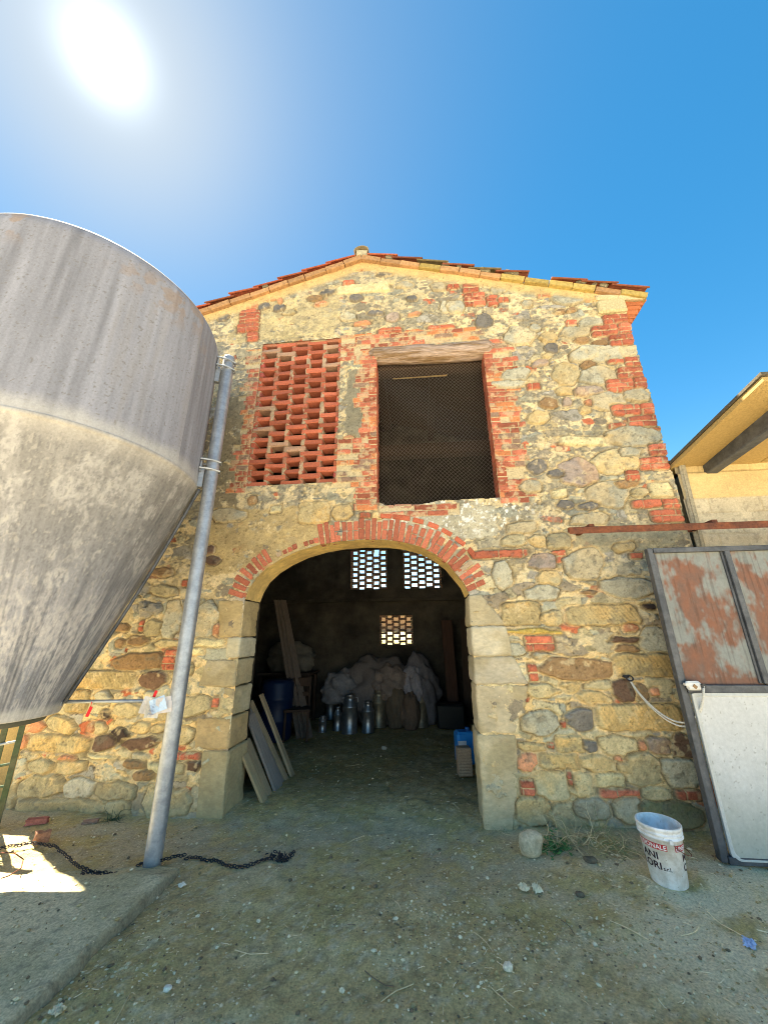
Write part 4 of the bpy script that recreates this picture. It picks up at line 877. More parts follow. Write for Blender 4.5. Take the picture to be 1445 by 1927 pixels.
for (nm_, dx, w, h, rot, col, off) in (('sheet', -0.02, 0.14, 0.13, -0.22, (0.72, 0.66, 0.60), 0), ('sheet', 0.05, 0.15, 0.12, 0.12, (0.75, 0.66, 0.60), 0.01), ('sheet', 0.0, 0.10, 0.15, -0.10, (0.74, 0.68, 0.58), 0.02), ('sheet', 0.01, 0.11, 0.11, 0.35, (0.62, 0.74, 0.88), 0.035)):
    m_ = MB(); sheet(m_, (0.02 + dx + off * 0.5, -0.02 - off, 0.03), w, h, rot, col); o = m_.build(nm_, MAT['paper'], pp, False)
wr2 = MB()
for k in range(9):
    z = -0.02 - k * 0.010; wr2.box((0.03, -0.075, z), (random.uniform(0.02, 0.05), 0.002, 0.003), Matrix.Rotation(0.55, 3, 'Z'), (0.25, 0.28, 0.4), 0, 0.0005)
wr2.build('print_lines', MAT['paper'], pp)
for f, lab in ((0.27, 'red plastic tag hanging on the thin rod near the silo outlet'), (0.80, 'red plastic tag sticking up above the paper labels on the rod')):
    m_ = MB(); z0 = -0.10 if f < .5 else 0.015
    m_.box((0, -0.02, z0 + 0.03), (0.022, 0.004, 0.075), Matrix.Rotation(0.3, 3, 'Y') @ Matrix.Rotation(0.5, 3, 'Z'), (0.80, 0.02, 0.03)); m_.tube([(0, -0.015, z0 + 0.06), (0, -0.015, 0)], 0.003, 5, (0.75, 0.02, 0.03))
    o = m_.build('red_tag', MAT['plastic']); o.location = onrod(f); tag(o, lab, 'tag', 'red tags on the rod')

# green steel frame at the far left
gf = thing('steel_ladder', 'dark green painted steel ladder standing beneath the silo at the barn corner', 'ladder', (-3.9, 3.55, 0))
gm_ = dict(m=mat('green_paint', (0.05, 0.085, 0.05), 0.5, 0.1, scale=25, var=0.4, bump=0.2, color2=(0.09, 0.10, 0.07)))
P0, P1 = at(2, 1525, 3.72), at(40, 1362, 3.5)
for q in (0, -0.16):
    m_ = MB(); m_.bar((P0.x + q * 1.0 + 3.9, P0.y - 3.55, 0.0), (P1.x + q * 1.1 + 3.9, P1.y - 3.55 + 0.02, 1.02), 0.045, 0.03); m_.build('rail', gm_['m'], gf)
for k in range(5):
    f = (k + .6) / 5.4; m_ = MB(); c = Vector((P0.x + 3.9 + (P1.x - P0.x) * f, P0.y - 3.55 + (P1.y - P0.y) * f, 1.02 * f)); m_.tube([c + Vector((-0.17, 0, -0.01)), c + Vector((0.0, 0, 0.02))], 0.012, 8); m_.build('rung', MAT['galv'] if k in (3,) else gm_['m'], gf)
m_ = MB(); m_.box((P1.x + 3.9 - 0.05, P1.y - 3.55, 1.0), (0.5, 0.06, 0.05)); m_.build('crossbar', gm_['m'], gf)

# ---------------------------------------------------------------- shed on the right
shed = thing('block_shed', 'low rendered concrete block shed with canopy roof against the right side of the barn', 'shed', (4.5, 4.1, 0))
def SH(o): o.location = (-4.5, -4.1, 0); return o
hx_, hz_ = np.arange(2.87, 6.4, 0.012), np.arange(-0.05, 3.45, 0.012); HX2, HZ2 = np.meshgrid(hx_, hz_)
w1, w2, w3 = fbm(HX2 * 5, HZ2 * 5, 501, 4), fbm(HX2 * 26, HZ2 * 26, 502, 3), fbm(HX2 * 1.4, HZ2 * 1.4, 503, 3)
row = np.floor(HZ2 / 0.235); u = HX2 / 0.52 + 0.5 * (row % 2); br = np.floor(u); v = HZ2 / 0.235
jj = np.minimum(np.minimum(v - row, 1 - v + row) * 0.235, np.minimum(u - br, 1 - u + br) * 0.52) + 0.02 * (w1 - 0.5)
jm = ss(0.0, 0.012, jj); base = np.array([0.50, 0.44, 0.31]) * (0.72 + 0.5 * w1 + 0.15 * w2)[..., None]
low = (HZ2 < 2.98); base = np.where(low[..., None], base * np.array([0.98, 0.98, 1.02]), base * np.array([1.08, 0.94, 0.66]))
t = (ss(0.58, 0.70, w2) * 0.5)[..., None] * low[..., None]; base = base * (1 - t) + np.array([0.24, 0.21, 0.16]) * t
bandm = (HZ2 > 2.98) & (HZ2 < 3.28); jm = np.where(bandm, 1, jm); t = ((1 - jm) * 0.35)[..., None]; base = base * (1 - t) + np.array([0.30, 0.22, 0.10]) * t
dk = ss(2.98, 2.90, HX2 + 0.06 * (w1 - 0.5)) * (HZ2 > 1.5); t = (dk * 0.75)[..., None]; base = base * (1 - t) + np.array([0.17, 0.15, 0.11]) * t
topz = 3.54
kp = np.ones(HX2[:-1, :-1].shape, bool); PYs = 4.085 - 0.008 * jm - 0.006 * w2 - 0.02 * bandm * 1.0 - 0.006 * w1
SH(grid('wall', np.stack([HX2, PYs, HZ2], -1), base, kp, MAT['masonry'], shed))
m_ = MB(); m_.box((4.62, 6.35, 1.68), (3.5, 4.4, 3.44), None, (0.4, 0.34, 0.22)); SH(m_.build('wall_core', MAT['masonry'], shed))
m_ = MB(); m_.box((2.93, 4.06, 2.94), (0.07, 0.06, 1.15), Matrix.Rotation(0.03, 3, 'Y'), (0.30, 0.27, 0.2), 0.01, 0.02); SH(m_.build('joint_filler', MAT['stone'], shed))
rf = MB()
ridge0, ridge1 = Vector((2.87, 4.25, 3.535)), Vector((2.90, 2.80, 3.70))
for k in range(9):                       # slabs of the canopy, side by side
    w = 0.446; x = 2.85 + k * 0.45; sl_ = 0.15
    rf.box((x + w / 2, 3.53, 3.47 + random.uniform(-.004, .004)), (w - 0.012, 1.42, 0.05), Matrix.Rotation(-math.atan(sl_), 3, 'X'), (0.42, 0.29, 0.11), 0.002)
SH(rf.build('canopy_slabs', MAT['masonry'], shed))
rc = MB(); rc.box((4.885, 3.53, 3.512), (4.08, 1.45, 0.03), Matrix.Rotation(-math.atan(sl_), 3, 'X'), (0.10, 0.085, 0.06)); rc.box((4.9, 6.4, 3.50), (4.06, 4.3, 0.06), None, (0.12, 0.1, 0.08)); SH(rc.build('roof_covering', MAT['stone'], shed))
bmx = MB(); pb_ = at(1315, 868, 4.1)
bmx.box((pb_.x + 0.055, 3.5, pb_.z - 0.02), (0.12, 1.34, 0.20), Matrix.Rotation(-0.10, 3, 'X')); SH(bmx.build('beam', MAT['steel'], shed))
bt = MB(); q = at(1393, 763, 3.35); bt.box((q.x - 0.0, 3.35, q.z), (0.24, 0.06, 0.035), None, (0.30, 0.24, 0.18)); SH(bt.build('batten', MAT['plank'], shed))

# sliding rail
rail = thing('sliding_rail', 'rusty horizontal steel rail on brackets above the metal gate', 'rail', (2.6, 3.75, 2.6))
m_ = MB(); z0 = 2.585; m_.box((1.484 - 2.6 + 1.6, -0.03, z0 - 2.6), (3.2, 0.045, 0.045)); m_.box((0.484, -0.048, z0 - 2.6 - 0.015), (3.2, 0.006, 0.06)); m_.build('rail_bar', MAT['rust'], rail)
for x in (1.72, 2.86, 4.2): m_ = MB(); m_.box((x - 2.6, 0.16, 0.03), (0.05, 0.36, 0.03)); m_.build('bracket', MAT['rust'], rail)

# ---------------------------------------------------------------- metal gate
GY_ = 3.60
gate = thing('metal_gate', 'grey framed sliding metal gate with rusty upper panels and a white lower panel', 'gate', (3.3, GY_, 0))
gx0, gx1, gzt = 2.095, 4.55, 2.345
fb = MB(); fw = 0.05
fb.box((gx0 + 0.02 - 3.3, 0, gzt / 2 + 0.01), (0.045, 0.06, gzt - 0.02)); fb.box((gx1 - 0.02 - 3.3, 0, gzt / 2 + 0.01), (0.045, 0.06, gzt - 0.02))
fb.box(((gx0 + gx1) / 2 - 3.3, 0, gzt - 0.02), (gx1 - gx0 - 0.1, 0.056, 0.045)); fb.box(((gx0 + gx1) / 2 - 3.3, 0, 0.03), (gx1 - gx0 - 0.1, 0.056, 0.05)); fb.box(((gx0 + gx1) / 2 - 3.3, -0.002, 1.165), (gx1 - gx0 - 0.1, 0.056, 0.06))
fb.box((gx0 + 0.055 - 3.3, 0.006, gzt / 2), (0.022, 0.03, gzt - 0.1))
fb.build('frame', MAT['steel'], gate)
for x in (2.765, 3.45, 4.1):
    m_ = MB(); m_.box((x - 3.3, -0.004, 1.755), (0.045, 0.05, 1.10)); m_.box((x - 3.3 - 0.035, 0.006, 1.755), (0.018, 0.03, 1.10)); m_.build('mullion', MAT['steel'], gate)
def panel(name, x0, x1, z0, z1, rusty, seed, label=None):
    xs, zs = np.arange(x0, x1, 0.008), np.arange(z0, z1, 0.008); PX_, PZ_ = np.meshgrid(xs, zs)
    a, b, c = 0.5 * fbm(PX_ * 4.2, PZ_ * 4.2, seed, 4) + 0.32 * fbm(PX_ * 11, PZ_ * 9, seed + 6, 4) + 0.18 * fbm(PX_ * 34, PZ_ * 16, seed + 7, 3), fbm(PX_ * 30, PZ_ * 12, seed + 1, 3), fbm(PX_ * 70, PZ_ * 4, seed + 2, 2)
    if rusty:
        inn = np.minimum(np.minimum(PX_ - x0, x1 - PX_), np.minimum((z1 - PZ_) * 0.6, PZ_ - z0)) ; r = ss(0.445, 0.60, a + 0.14 * (b - .5) + 0.05 * (c - .5) + 0.10 * rusty * ss(0.0, 0.14, inn) - 0.10 * ss(z1 - 0.3, z1, PZ_) * (rusty < 1) + (0.2 * ss(0.05, 0.0, np.abs(PZ_ - z0 - 0.02)) if 1 else 0))
        col = np.array([0.22, 0.235, 0.225]) * (0.8 + 0.3 * b)[..., None]; ru = np.array([0.17, 0.062, 0.030]) * (0.65 + 0.7 * b)[..., None]
        run = ss(0.55, 0.75, fbm(PX_ * 55, PZ_ * 1.6, seed + 9, 3)) * ss(0.40, 0.52, a) * 0.5; r = np.maximum(r * (0.75 + 0.25 * b), run); t = (r * 0.95)[..., None]; col = col * (1 - t) + ru * t; col = col * (1 - 0.25 * ss(0.6, 0.75, c)[..., None])
    else:
        col = np.array([0.60, 0.60, 0.59]) * (0.84 + 0.16 * a + 0.06 * b)[..., None]
        g_ = ss(0.75, 0.05, PZ_ + 0.35 * (a - .5))[..., None] * 0.65; col = col * (1 - g_) + np.array([0.36, 0.36, 0.27]) * g_
        t = (ss(0.80, 0.86, fbm(PX_ * 60, PZ_ * 60, seed + 4, 2)) * 0.6)[..., None]; col = col * (1 - t) + np.array([0.25, 0.24, 0.2]) * t
    P = np.stack([PX_ - 3.3, 0.0 * PX_ + (0.004 if rusty else -0.012) + 0.004 * (a - 0.5), PZ_], -1)
    o = grid(name, P, col, np.ones(PX_[:-1, :-1].shape, bool), MAT['paint'], gate)
    if label: o['label'] = label
    return o
panel('rusty_panel', gx0 + 0.06, 2.75, 1.19, gzt - 0.035, 0.55, 601, 'grey sheet panel with patchy rust stains'); panel('rusty_panel', 2.78, 3.43, 1.19, gzt - 0.035, 1.6, 605, 'sheet panel almost wholly brown with rust')
panel('rusty_panel', 3.47, 4.08, 1.19, gzt - 0.035, 1.0, 609); panel('rusty_panel', 4.12, gx1 - .04, 1.19, gzt - 0.035, 0.8, 613)
def rpanel():                            # white lower panel with rounded corners and a rim
    mb = MB(); x0, x1, z0, z1, r = gx0 + 0.075, gx1 - 0.05, 0.02, 1.135, 0.06; pts = []
    for (cx, cz, a0_) in ((x1 - r, z1 - 0.01, 0), (x0 + r, z1 - 0.01, 90), (x0 + r, z0 + r, 180), (x1 - r, z0 + r, 270)):
        rr = 0.01 if cz > 1 else r
        for k in range(7): a = R(a0_ + k * 15); pts.append((cx + (r if cz < 1 else r) * math.cos(a) * (1 if cz < 1 else 1), cz + rr * math.sin(a)))
    n = len(pts); cx, cz = (x0 + x1) / 2, (z0 + z1) / 2
    vs = [(x - 3.3, -0.004, z) for x, z in pts] + [(x - 3.3, -0.026, z) for x, z in pts] + [(cx + (x - cx) * 0.985 - 3.3, -0.030, cz + (z - cz) * 0.965) for x, z in pts] + [(cx + (x - cx) * 0.972 - 3.3, -0.022, cz + (z - cz) * 0.94) for x, z in pts]
    fs = []
    for l in range(3):
        for k in range(n): fs.append((l * n + k, l * n + (k + 1) % n, (l + 1) * n + (k + 1) % n, (l + 1) * n + k))
    mb.add(vs, fs, (0.55, 0.55, 0.52)); return mb.build('panel_rim', MAT['paint'], gate, False)
rpanel()
po = panel('white_panel', gx0 + 0.095, gx1 - 0.08, 0.045, 1.115, 0, 620); po.location.y = -0.014
# latch bracket
lt = MB(); q = at(1303, 1290, GY_ - 0.05); qx, qz = q.x - 3.3, q.z
lt.box((qx, -0.055, qz), (0.11, 0.035, 0.065), None, (0.68, 0.67, 0.64), 0.004, 0.012); lt.box((qx - 0.055, -0.06, qz + 0.01), (0.03, 0.03, 0.02), None, (0.66, 0.65, 0.62)); lt.tube([(qx + 0.06, -0.09, qz), (qx + 0.06, -0.02, qz)], 0.016, 10, (0.05, 0.05, 0.05)); lt.box((qx, -0.075, qz - 0.005), (0.03, 0.006, 0.025), Matrix.Rotation(0.78, 3, 'Y'), (0.28, 0.17, 0.08))
lt.build('latch', MAT['plastic'], gate)
# rope from the wall ring to the latch
W0 = at(1183, 1276, D - 0.05); W1 = Vector((q.x + 0.06, GY_ - 0.085, qz))
rp = thing('tied_rope', 'doubled pale rope sagging from an iron ring in the stone wall to the gate latch', 'rope', W0)
for k, (sag, dx) in enumerate(((0.30, 0), (0.33, 0.012))):
    m_ = MB(); pts = []
    for i in range(25):
        f = i / 24; p = W0.lerp(W1, f); p = p + Vector((dx * math.sin(f * 3), -0.05 * math.sin(f * 3.14) + k * 0.01, -sag * (4 * f * (1 - f)) ** 0.8 * (1 + 0.25 * (f - .5)))); pts.append(p - W0)
    m_.tube(pts, 0.0075, 8); m_.build('strand', MAT['rope'], rp, True)
m_ = MB(); m_.tube([Vector((0.03 * math.cos(a), -0.01 + .01 * math.sin(a), 0.022 * math.sin(a))) for a in np.linspace(0, 6.28, 15)[:-1]], 0.007, 6, closed=True); m_.box((-0.02, 0.02, 0.012), (0.04, 0.05, 0.02)); m_.build('iron_ring', MAT['iron'], rp, True)

# ---------------------------------------------------------------- bucket
def bucket():
    c = (gr(1225, 1652) + gr(1302, 1680)) / 2; bx, by = c.x + 0.028, c.y + 0.072; ro, rt, h = 0.108, 0.132, 0.345
    bk = thing('paint_bucket', 'white plastic paint bucket with red and black lettering standing open in front of the gate', 'bucket', (bx, by, gz(bx, by) - 0.004))
    m_ = MB(); prof = [(ro - 0.006, 0.0), (ro, 0.006), (ro + (rt - ro) * .8, h * .8), (rt + 0.001, h * .80), (rt + 0.006, h * .805), (rt + .006, h * .82), (rt - .001, h * .825), (rt, h * .865), (rt + .006, h * .87), (rt + .006, h * .885), (rt, h * .89), (rt, h * .93), (rt + .007, h * .935), (rt + .008, h * .985), (rt + .004, h), (rt - .002, h * .995), (rt - .004, h * .9), (ro - .004, 0.012), (ro * .5, 0.010)]
    n = 64; vs = []
    for (r, z) in prof:
        for k in range(n): a = 2 * math.pi * k / n; vs.append((r * math.cos(a), r * math.sin(a), z))
    fs = [(i * n + k, i * n + (k + 1) % n, (i + 1) * n + (k + 1) % n, (i + 1) * n + k) for i in range(len(prof) - 1) for k in range(n)]
    fs.append(tuple((len(prof) - 1) * n + k for k in range(n))); m_.add(vs, fs, (0.8, 0.8, 0.8)); m_.build('pail', MAT['bucket'], bk, True)
    view = math.atan2(-by, -bx)
    def rad(z): return ro + (rt - ro) * z / h
    def curved(name, x0, x1, z0, z1, col, off):
        q = MB(); nn = 14; vs = []; fs = []
        for j in (0, 1):
            for i in range(nn + 1):
                z = (z0, z1)[j]; r = rad(z) + off; a = view + (x0 + (x1 - x0) * i / nn) / 0.12; vs.append((r * math.cos(a), r * math.sin(a), z))
        for i in range(nn): fs.append((i, i + 1, nn + 2 + i, nn + 1 + i))
        q.add(vs, fs, col); q.build(name, MAT['ink'], bk)
    def text(body, x, z, size, col, off, sx=1.0, shear=0.0, bold=0.0, align='LEFT'):
        bold = bold * 0.6
        cu = bpy.data.curves.new('t', 'FONT'); cu.body = body; cu.size = size; cu.align_x = align; cu.shear = shear; cu.offset = bold; cu.resolution_u = 3
        to = bpy.data.objects.new('t', cu); C.objects.link(to); bpy.context.view_layer.update()
        me = bpy.data.meshes.new_from_object(to.evaluated_get(bpy.context.evaluated_depsgraph_get())); bpy.data.objects.remove(to); me.transform(Matrix.Identity(4))
        bm = bmesh.new(); bm.from_mesh(me); bmesh.ops.triangulate(bm, faces=bm.faces)
        for _ in range(3):
            es = [e for e in bm.edges if e.calc_length() > 0.012]
            if es: bmesh.ops.subdivide_edges(bm, edges=es, cuts=1); bmesh.ops.triangulate(bm, faces=bm.faces)
        for v in bm.verts:
            zz = z + v.co.y; r = rad(zz) + off; a = view + (x + v.co.x * sx) / 0.12; v.co = (r * math.cos(a), r * math.sin(a), zz)
        bm.to_mesh(me); bm.free(); a_ = me.color_attributes.new('Col', 'FLOAT_COLOR', 'POINT'); a_.data.foreach_set('color', np.array([(*col, 1)] * len(me.vertices), dtype=np.float32).ravel())
        me.name = 'lettering'; link('lettering', me, MAT['ink'], bk)
    RED, BLK, WH = (0.42, 0.03, 0.035), (0.035, 0.02, 0.03), (0.78, 0.77, 0.76)
    curved('red_band', -0.30, 0.022, 0.215, 0.250, RED, 0.0012); curved('red_band', 0.070, 0.24, 0.215, 0.250, RED, 0.0012)
    text('PROFESSIONALE', 0.018, 0.2205, 0.036, WH, 0.0024, 1.0, 0, 0.0012, 'RIGHT'); text('LINEA', 0.074, 0.2205, 0.036, WH, 0.0024, 1, 0, 0.0012)
    text('ANI', -0.035, 0.158, 0.056, BLK, 0.0016, 1.12, 0, 0.002, 'RIGHT'); text('COLORI', -0.025, 0.103, 0.056, BLK, 0.0016, 1.12, 0, 0.002, 'RIGHT'); text('s.r.l.', -0.020, 0.103, 0.030, BLK, 0.0016, 1, 0, 0.001)
    text('M', 0.118, 0.158, 0.056, BLK, 0.0016, 1.12, 0, 0.002); text('C', 0.118, 0.103, 0.056, BLK, 0.0016, 1.12, 0, 0.002)
    m_ = MB(); a = view + 0.045 / 0.12; p0 = Vector(((rt + .012) * math.cos(a), (rt + .012) * math.sin(a), h * .80)); m_.box(p0, (0.018, 0.022, 0.024), Matrix.Rotation(a, 3, 'Z'), (0.7, 0.69, 0.66)); m_.build('handle_lug', MAT['plastic'], bk)
    m_ = MB(); pts = []
    for k in range(18): f = k / 17; aa = a + f * math.pi; rr = rt + 0.018 + 0.01 * math.sin(f * 3.14); pts.append((rr * math.cos(aa), rr * math.sin(aa), h * .80 - 0.10 * math.sin(f * math.pi) ** .7))
    m_.tube(pts, 0.0028, 6); m_.build('wire_handle', MAT['rust'], bk, True)
bucket()

# ---------------------------------------------------------------- things on the ground outside
def rock(name, c, d, col, seed, label, cat, group=None, sub=3, rough=0.35, rz=0.0, boxy=False):
    bm = bmesh.new()
    if boxy: bmesh.ops.create_cube(bm, size=1.4); bmesh.ops.subdivide_edges(bm, edges=bm.edges, cuts=6, use_grid_fill=True)
    else: bmesh.ops.create_icosphere(bm, subdivisions=sub, radius=1)
    P = np.array([v.co[:] for v in bm.verts]); k = 1 + rough * (fbm(P[:, 0] * 1.3 + seed, P[:, 1] * 1.3 + P[:, 2] * 1.7, seed, 4) - 0.5) * 1.6
    P = P * k[:, None]
    if not boxy: P = np.sign(P) * np.abs(P) ** 0.85
    rot = Matrix.Rotation(rz, 3, 'Z')
    for v, p in zip(bm.verts, P): v.co = rot @ Vector((p[0] * d[0] / 2, p[1] * d[1] / 2, p[2] * d[2] / 2))
    me = bpy.data.meshes.new(name); bm.to_mesh(me); bm.free(); n = fbm(P[:, 0] * 2 + seed, P[:, 2] * 2 + P[:, 1], seed + 2, 3)
    cc = np.array(col) * (0.65 + 0.7 * n)[:, None]; a = me.color_attributes.new('Col', 'FLOAT_COLOR', 'POINT'); a.data.foreach_set('color', np.concatenate([cc, np.ones((len(cc), 1))], 1).astype(np.float32).ravel())
    o = link(name, me, MAT['stone'], None, not boxy); o.location = c; return tag(o, label, cat, group)
def G(px, py): p = gr(px, py); return Vector((p.x, p.y, gz(p.x, p.y)))
c = G(1003, 1605); rock('boulder', c + Vector((0, 0.06, 0.07)), (0.20, 0.16, 0.17), (0.55, 0.47, 0.31), 4, 'rounded grey boulder lying at the foot of the right door jamb', 'rock', rz=0.6)
c = G(72, 1545); rock('brick_fragment', c + Vector((0, 0, 0.03)), (0.24, 0.08, 0.06), (0.42, 0.15, 0.11), 5, 'long flat red brick fragment lying against the barn wall', 'brick', 'broken bricks at the foot of the wall', boxy=True, rough=.25, rz=0.35)
c = G(80, 1578); rock('brick_fragment', c + Vector((0, 0, 0.04)), (0.13, 0.11, 0.11), (0.36, 0.19, 0.12), 6, 'chunky brown brick fragment lying out on the ground by the wall', 'brick', 'broken bricks at the foot of the wall', boxy=True, rough=.4, rz=0.9)
c = G(172, 1541); rock('brick_fragment', c + Vector((0, 0, 0.015)), (0.17, 0.07, 0.03), (0.33, 0.20, 0.14), 8, 'thin flat tan brick shard at the wall foot, rightmost of the fragments', 'brick', 'broken bricks at the foot of the wall', boxy=True, rough=.3, rz=0.4)
c = G(955, 1812); rock('pebble', c + Vector((0, 0, 0.01)), (0.05, 0.045, 0.035), (0.85, 0.74, 0.55), 21, 'pale tan stone, the largest loose stone in the foreground dirt', 'stone')
c = G(318, 1845); rock('pebble', c + Vector((0, 0, 0.01)), (0.045, 0.03, 0.022), (0.8, 0.75, 0.62), 22, 'flat grey pebble in the foreground dirt right of the slab edge', 'stone')
c = G(1110, 1617); rock('dung_clod', c + Vector((0, 0, 0.01)), (0.10, 0.07, 0.035), (0.15, 0.12, 0.08), 23, 'dark clod lying in the dry grass left of the bucket', 'clod')
c = G(1088, 1668); rock('dung_clod', c + Vector((0, 0, 0.01)), (0.06, 0.04, 0.03), (0.18, 0.14, 0.09), 24, 'small dark clod lying on the dirt below the bigger clod', 'clod')
c = G(723, 1405); rock('pebble', c + Vector((0, 0, 0.02)), (0.09, 0.07, 0.06), (0.38, 0.34, 0.26), 25, 'pale stone alone on the dark floor inside the doorway', 'stone')
def crumple(name, c, s, col, seed, label):
    bm = bmesh.new(); bmesh.ops.create_grid(bm, x_segments=8, y_segments=8, size=0.5); rn = random.Random(seed)
    for v in bm.verts: v.co = Vector((v.co.x * s[0] + rn.uniform(-.006, .006), v.co.y * s[1] + rn.uniform(-.006, .006), abs(math.sin(v.co.x * 9 + seed) * math.cos(v.co.y * 8)) * s[2] + rn.uniform(0, .006) + 0.006))
    r = bmesh.ops.extrude_face_region(bm, geom=bm.faces[:]); bmesh.ops.translate(bm, verts=[e for e in r['geom'] if isinstance(e, bmesh.types.BMVert)], vec=(0, 0, 0.0015))
    me = bpy.data.meshes.new(name); bm.to_mesh(me); bm.free(); a = me.color_attributes.new('Col', 'FLOAT_COLOR', 'POINT'); a.data.foreach_set('color', np.array([(*col, 1)] * len(me.vertices), dtype=np.float32).ravel())
    o = link(name, me, MAT['paper']); o.location = c; o.rotation_euler = (0, 0, seed); return tag(o, label, 'litter')
crumple('foil_wrapper', G(1408, 1771), (0.075, 0.05, 0.015), (0.42, 0.50, 0.70), 1, 'small blue and silver foil wrapper on the ground at right')
crumple('crumpled_paper', G(984, 1660), (0.07, 0.05, 0.03), (0.88, 0.74, 0.50), 2, 'crumpled white paper scrap on the dirt, left one of the pair')
crumple('crumpled_paper', G(1008, 1661), (0.06, 0.05, 0.035), (0.84, 0.71, 0.48), 5, 'crumpled white paper scrap on the dirt, right one of the pair')
crumple('plastic_scrap', G(344, 1658), (0.04, 0.035, 0.02), (0.88, 0.80, 0.66), 4, 'small white plastic scrap on the dirt right of the silo leg')
crumple('cloth_rag', G(110, 1893), (0.05, 0.04, 0.02), (0.78, 0.67, 0.46), 6, 'pale scrap lying at the bottom edge of the slab')
# chains
def chain(name, pts, label, ll=0.042, tangle=None):
    mb = MB(); P = [Vector(p) for p in pts]; ac = [0]
    for i in range(1, len(P)): ac.append(ac[-1] + (P[i] - P[i - 1]).length)
    s = 0; k = 0
    def link_(c, d, odd):
        q = d.to_track_quat('X', 'Z').to_matrix() @ Matrix.Rotation(math.pi / 2 * odd + random.uniform(-.5, .5) + .4, 3, 'X')
        lp = [c + q @ Vector((math.cos(a) * 0.017, math.sin(a) * 0.009, 0)) for a in np.linspace(0, 2 * math.pi, 9)[:-1]]; mb.tube(lp, 0.0036, 5, closed=True)
    while s < ac[-1]:
        i = next(i for i in range(1, len(P)) if ac[i] >= s); f = (s - ac[i - 1]) / (ac[i] - ac[i - 1]); p = P[i - 1].lerp(P[i], f); link_(Vector((p.x, p.y, gz(p.x, p.y) + (0.035 if p.x < -1.9 else 0.012) + .006 * (k % 2))), (P[i] - P[i - 1]).normalized(), k % 2); s += 0.021; k += 1
    if tangle:
        c, n, r = tangle
        for _ in range(n): link_(c + Vector((random.gauss(0, r), random.gauss(0, r * .6), random.uniform(0.0, r * .7))), Vector((random.uniform(-1, 1), random.uniform(-1, 1), random.uniform(-.5, .5))).normalized(), random.random())
    o = mb.build(name, MAT['iron'], None, True); return tag(o, label, 'chain')
chain('iron_chain', [gr(x, y) for x, y in ((262, 1622), (300, 1619), (330, 1610), (370, 1606), (400, 1610), (430, 1622), (465, 1624), (495, 1612), (515, 1608))], 'dark iron chain on the dirt right of the silo leg, ending in a heap', tangle=(G(530, 1606), 38, 0.05))
chain('iron_chain', [gr(x, y) for x, y in ((0, 1598), (60, 1588), (105, 1590), (130, 1610), (150, 1632), (190, 1640), (228, 1641), (190, 1648), (155, 1642), (165, 1660), (195, 1655))], 'dark iron chain on the slab left of the silo leg, crossing into the sunlit patch', tangle=(G(158, 1641), 8, 0.02))
w_ = MB(); w_.tube([Vector((p.x, p.y, 0.035)) for p in (gr(x, y) for x, y in ((0, 1615), (25, 1616), (42, 1628), (38, 1645), (15, 1660), (0, 1665)))], 0.004, 5); o = w_.build('wire_loop', MAT['rust'], None, True); tag(o, 'thin curved wire loop lying in the sunlit patch on the slab', 'wire')
# weeds, roots
def weeds(name, c, n, hgt, spread, cols, seed, label, leafy=0.0, r=0.0022):
    rn = random.Random(seed); mb = MB()
    for _ in range(n):
        a = rn.uniform(0, 6.28); p = Vector((rn.gauss(0, spread), rn.gauss(0, spread * .35), 0)); d = Vector((math.cos(a), math.sin(a) - 0.3, rn.uniform(0.3, 1.8))).normalized(); pts = [p]; l = hgt * rn.uniform(.4, 1.2)
        for k in range(6): d = (d + Vector((rn.uniform(-.5, .5), rn.uniform(-.5, .5), rn.uniform(-.65, .25)))).normalized(); pts.append(pts[-1] + d * l / 6)
        pts = [Vector((q.x, q.y, max(q.z, 0.004))) for q in pts]; col = rn.choice(cols); mb.tube(pts, [r * (1 - .1 * k) for k in range(7)], 4, col)
        if rn.random() < leafy:
            for q in pts[2:]:
                s = rn.uniform(.012, .022); u = Vector((rn.uniform(-1, 1), rn.uniform(-1, 1), rn.uniform(-.4, .4))).normalized(); v = u.orthogonal().normalized(); mb.add([q, q + u * s + v * s * .45, q + u * s * 2, q + u * s - v * s * .45], [(0, 1, 2, 3)], (0.07, 0.17, 0.05))
    o = mb.build(name, MAT['leaf'], None); o.location = c; return tag(o, label, 'weeds')
DRY = [(0.60, 0.48, 0.27), (0.70, 0.57, 0.34), (0.40, 0.32, 0.18), (0.26, 0.27, 0.12)]
weeds('dry_weeds', G(1095, 1583), 90, 0.30, 0.16, DRY, 1, 'tangle of dry grey stems along the wall foot left of the bucket', r=0.0032)
weeds('dry_weeds', G(1165, 1600), 50, 0.22, 0.10, DRY, 2, 'dry stems crowding the left side of the bucket', r=0.003)
weeds('green_weed', G(1048, 1592), 26, 0.12, 0.05, [(0.06, 0.13, 0.04), (0.1, 0.18, 0.06)], 3, 'small leafy green weed beside the boulder', 1.0)
weeds('dry_weeds', G(938, 1555), 12, 0.18, 0.03, DRY, 4, 'sparse pale stems sprouting at the base of the right jamb', r=0.002)
weeds('grass_tuft', G(215, 1532), 40, 0.16, 0.03, [(0.03, 0.07, 0.035), (0.05, 0.09, 0.05)], 5, 'dark green grass tuft at the wall foot behind the silo leg')
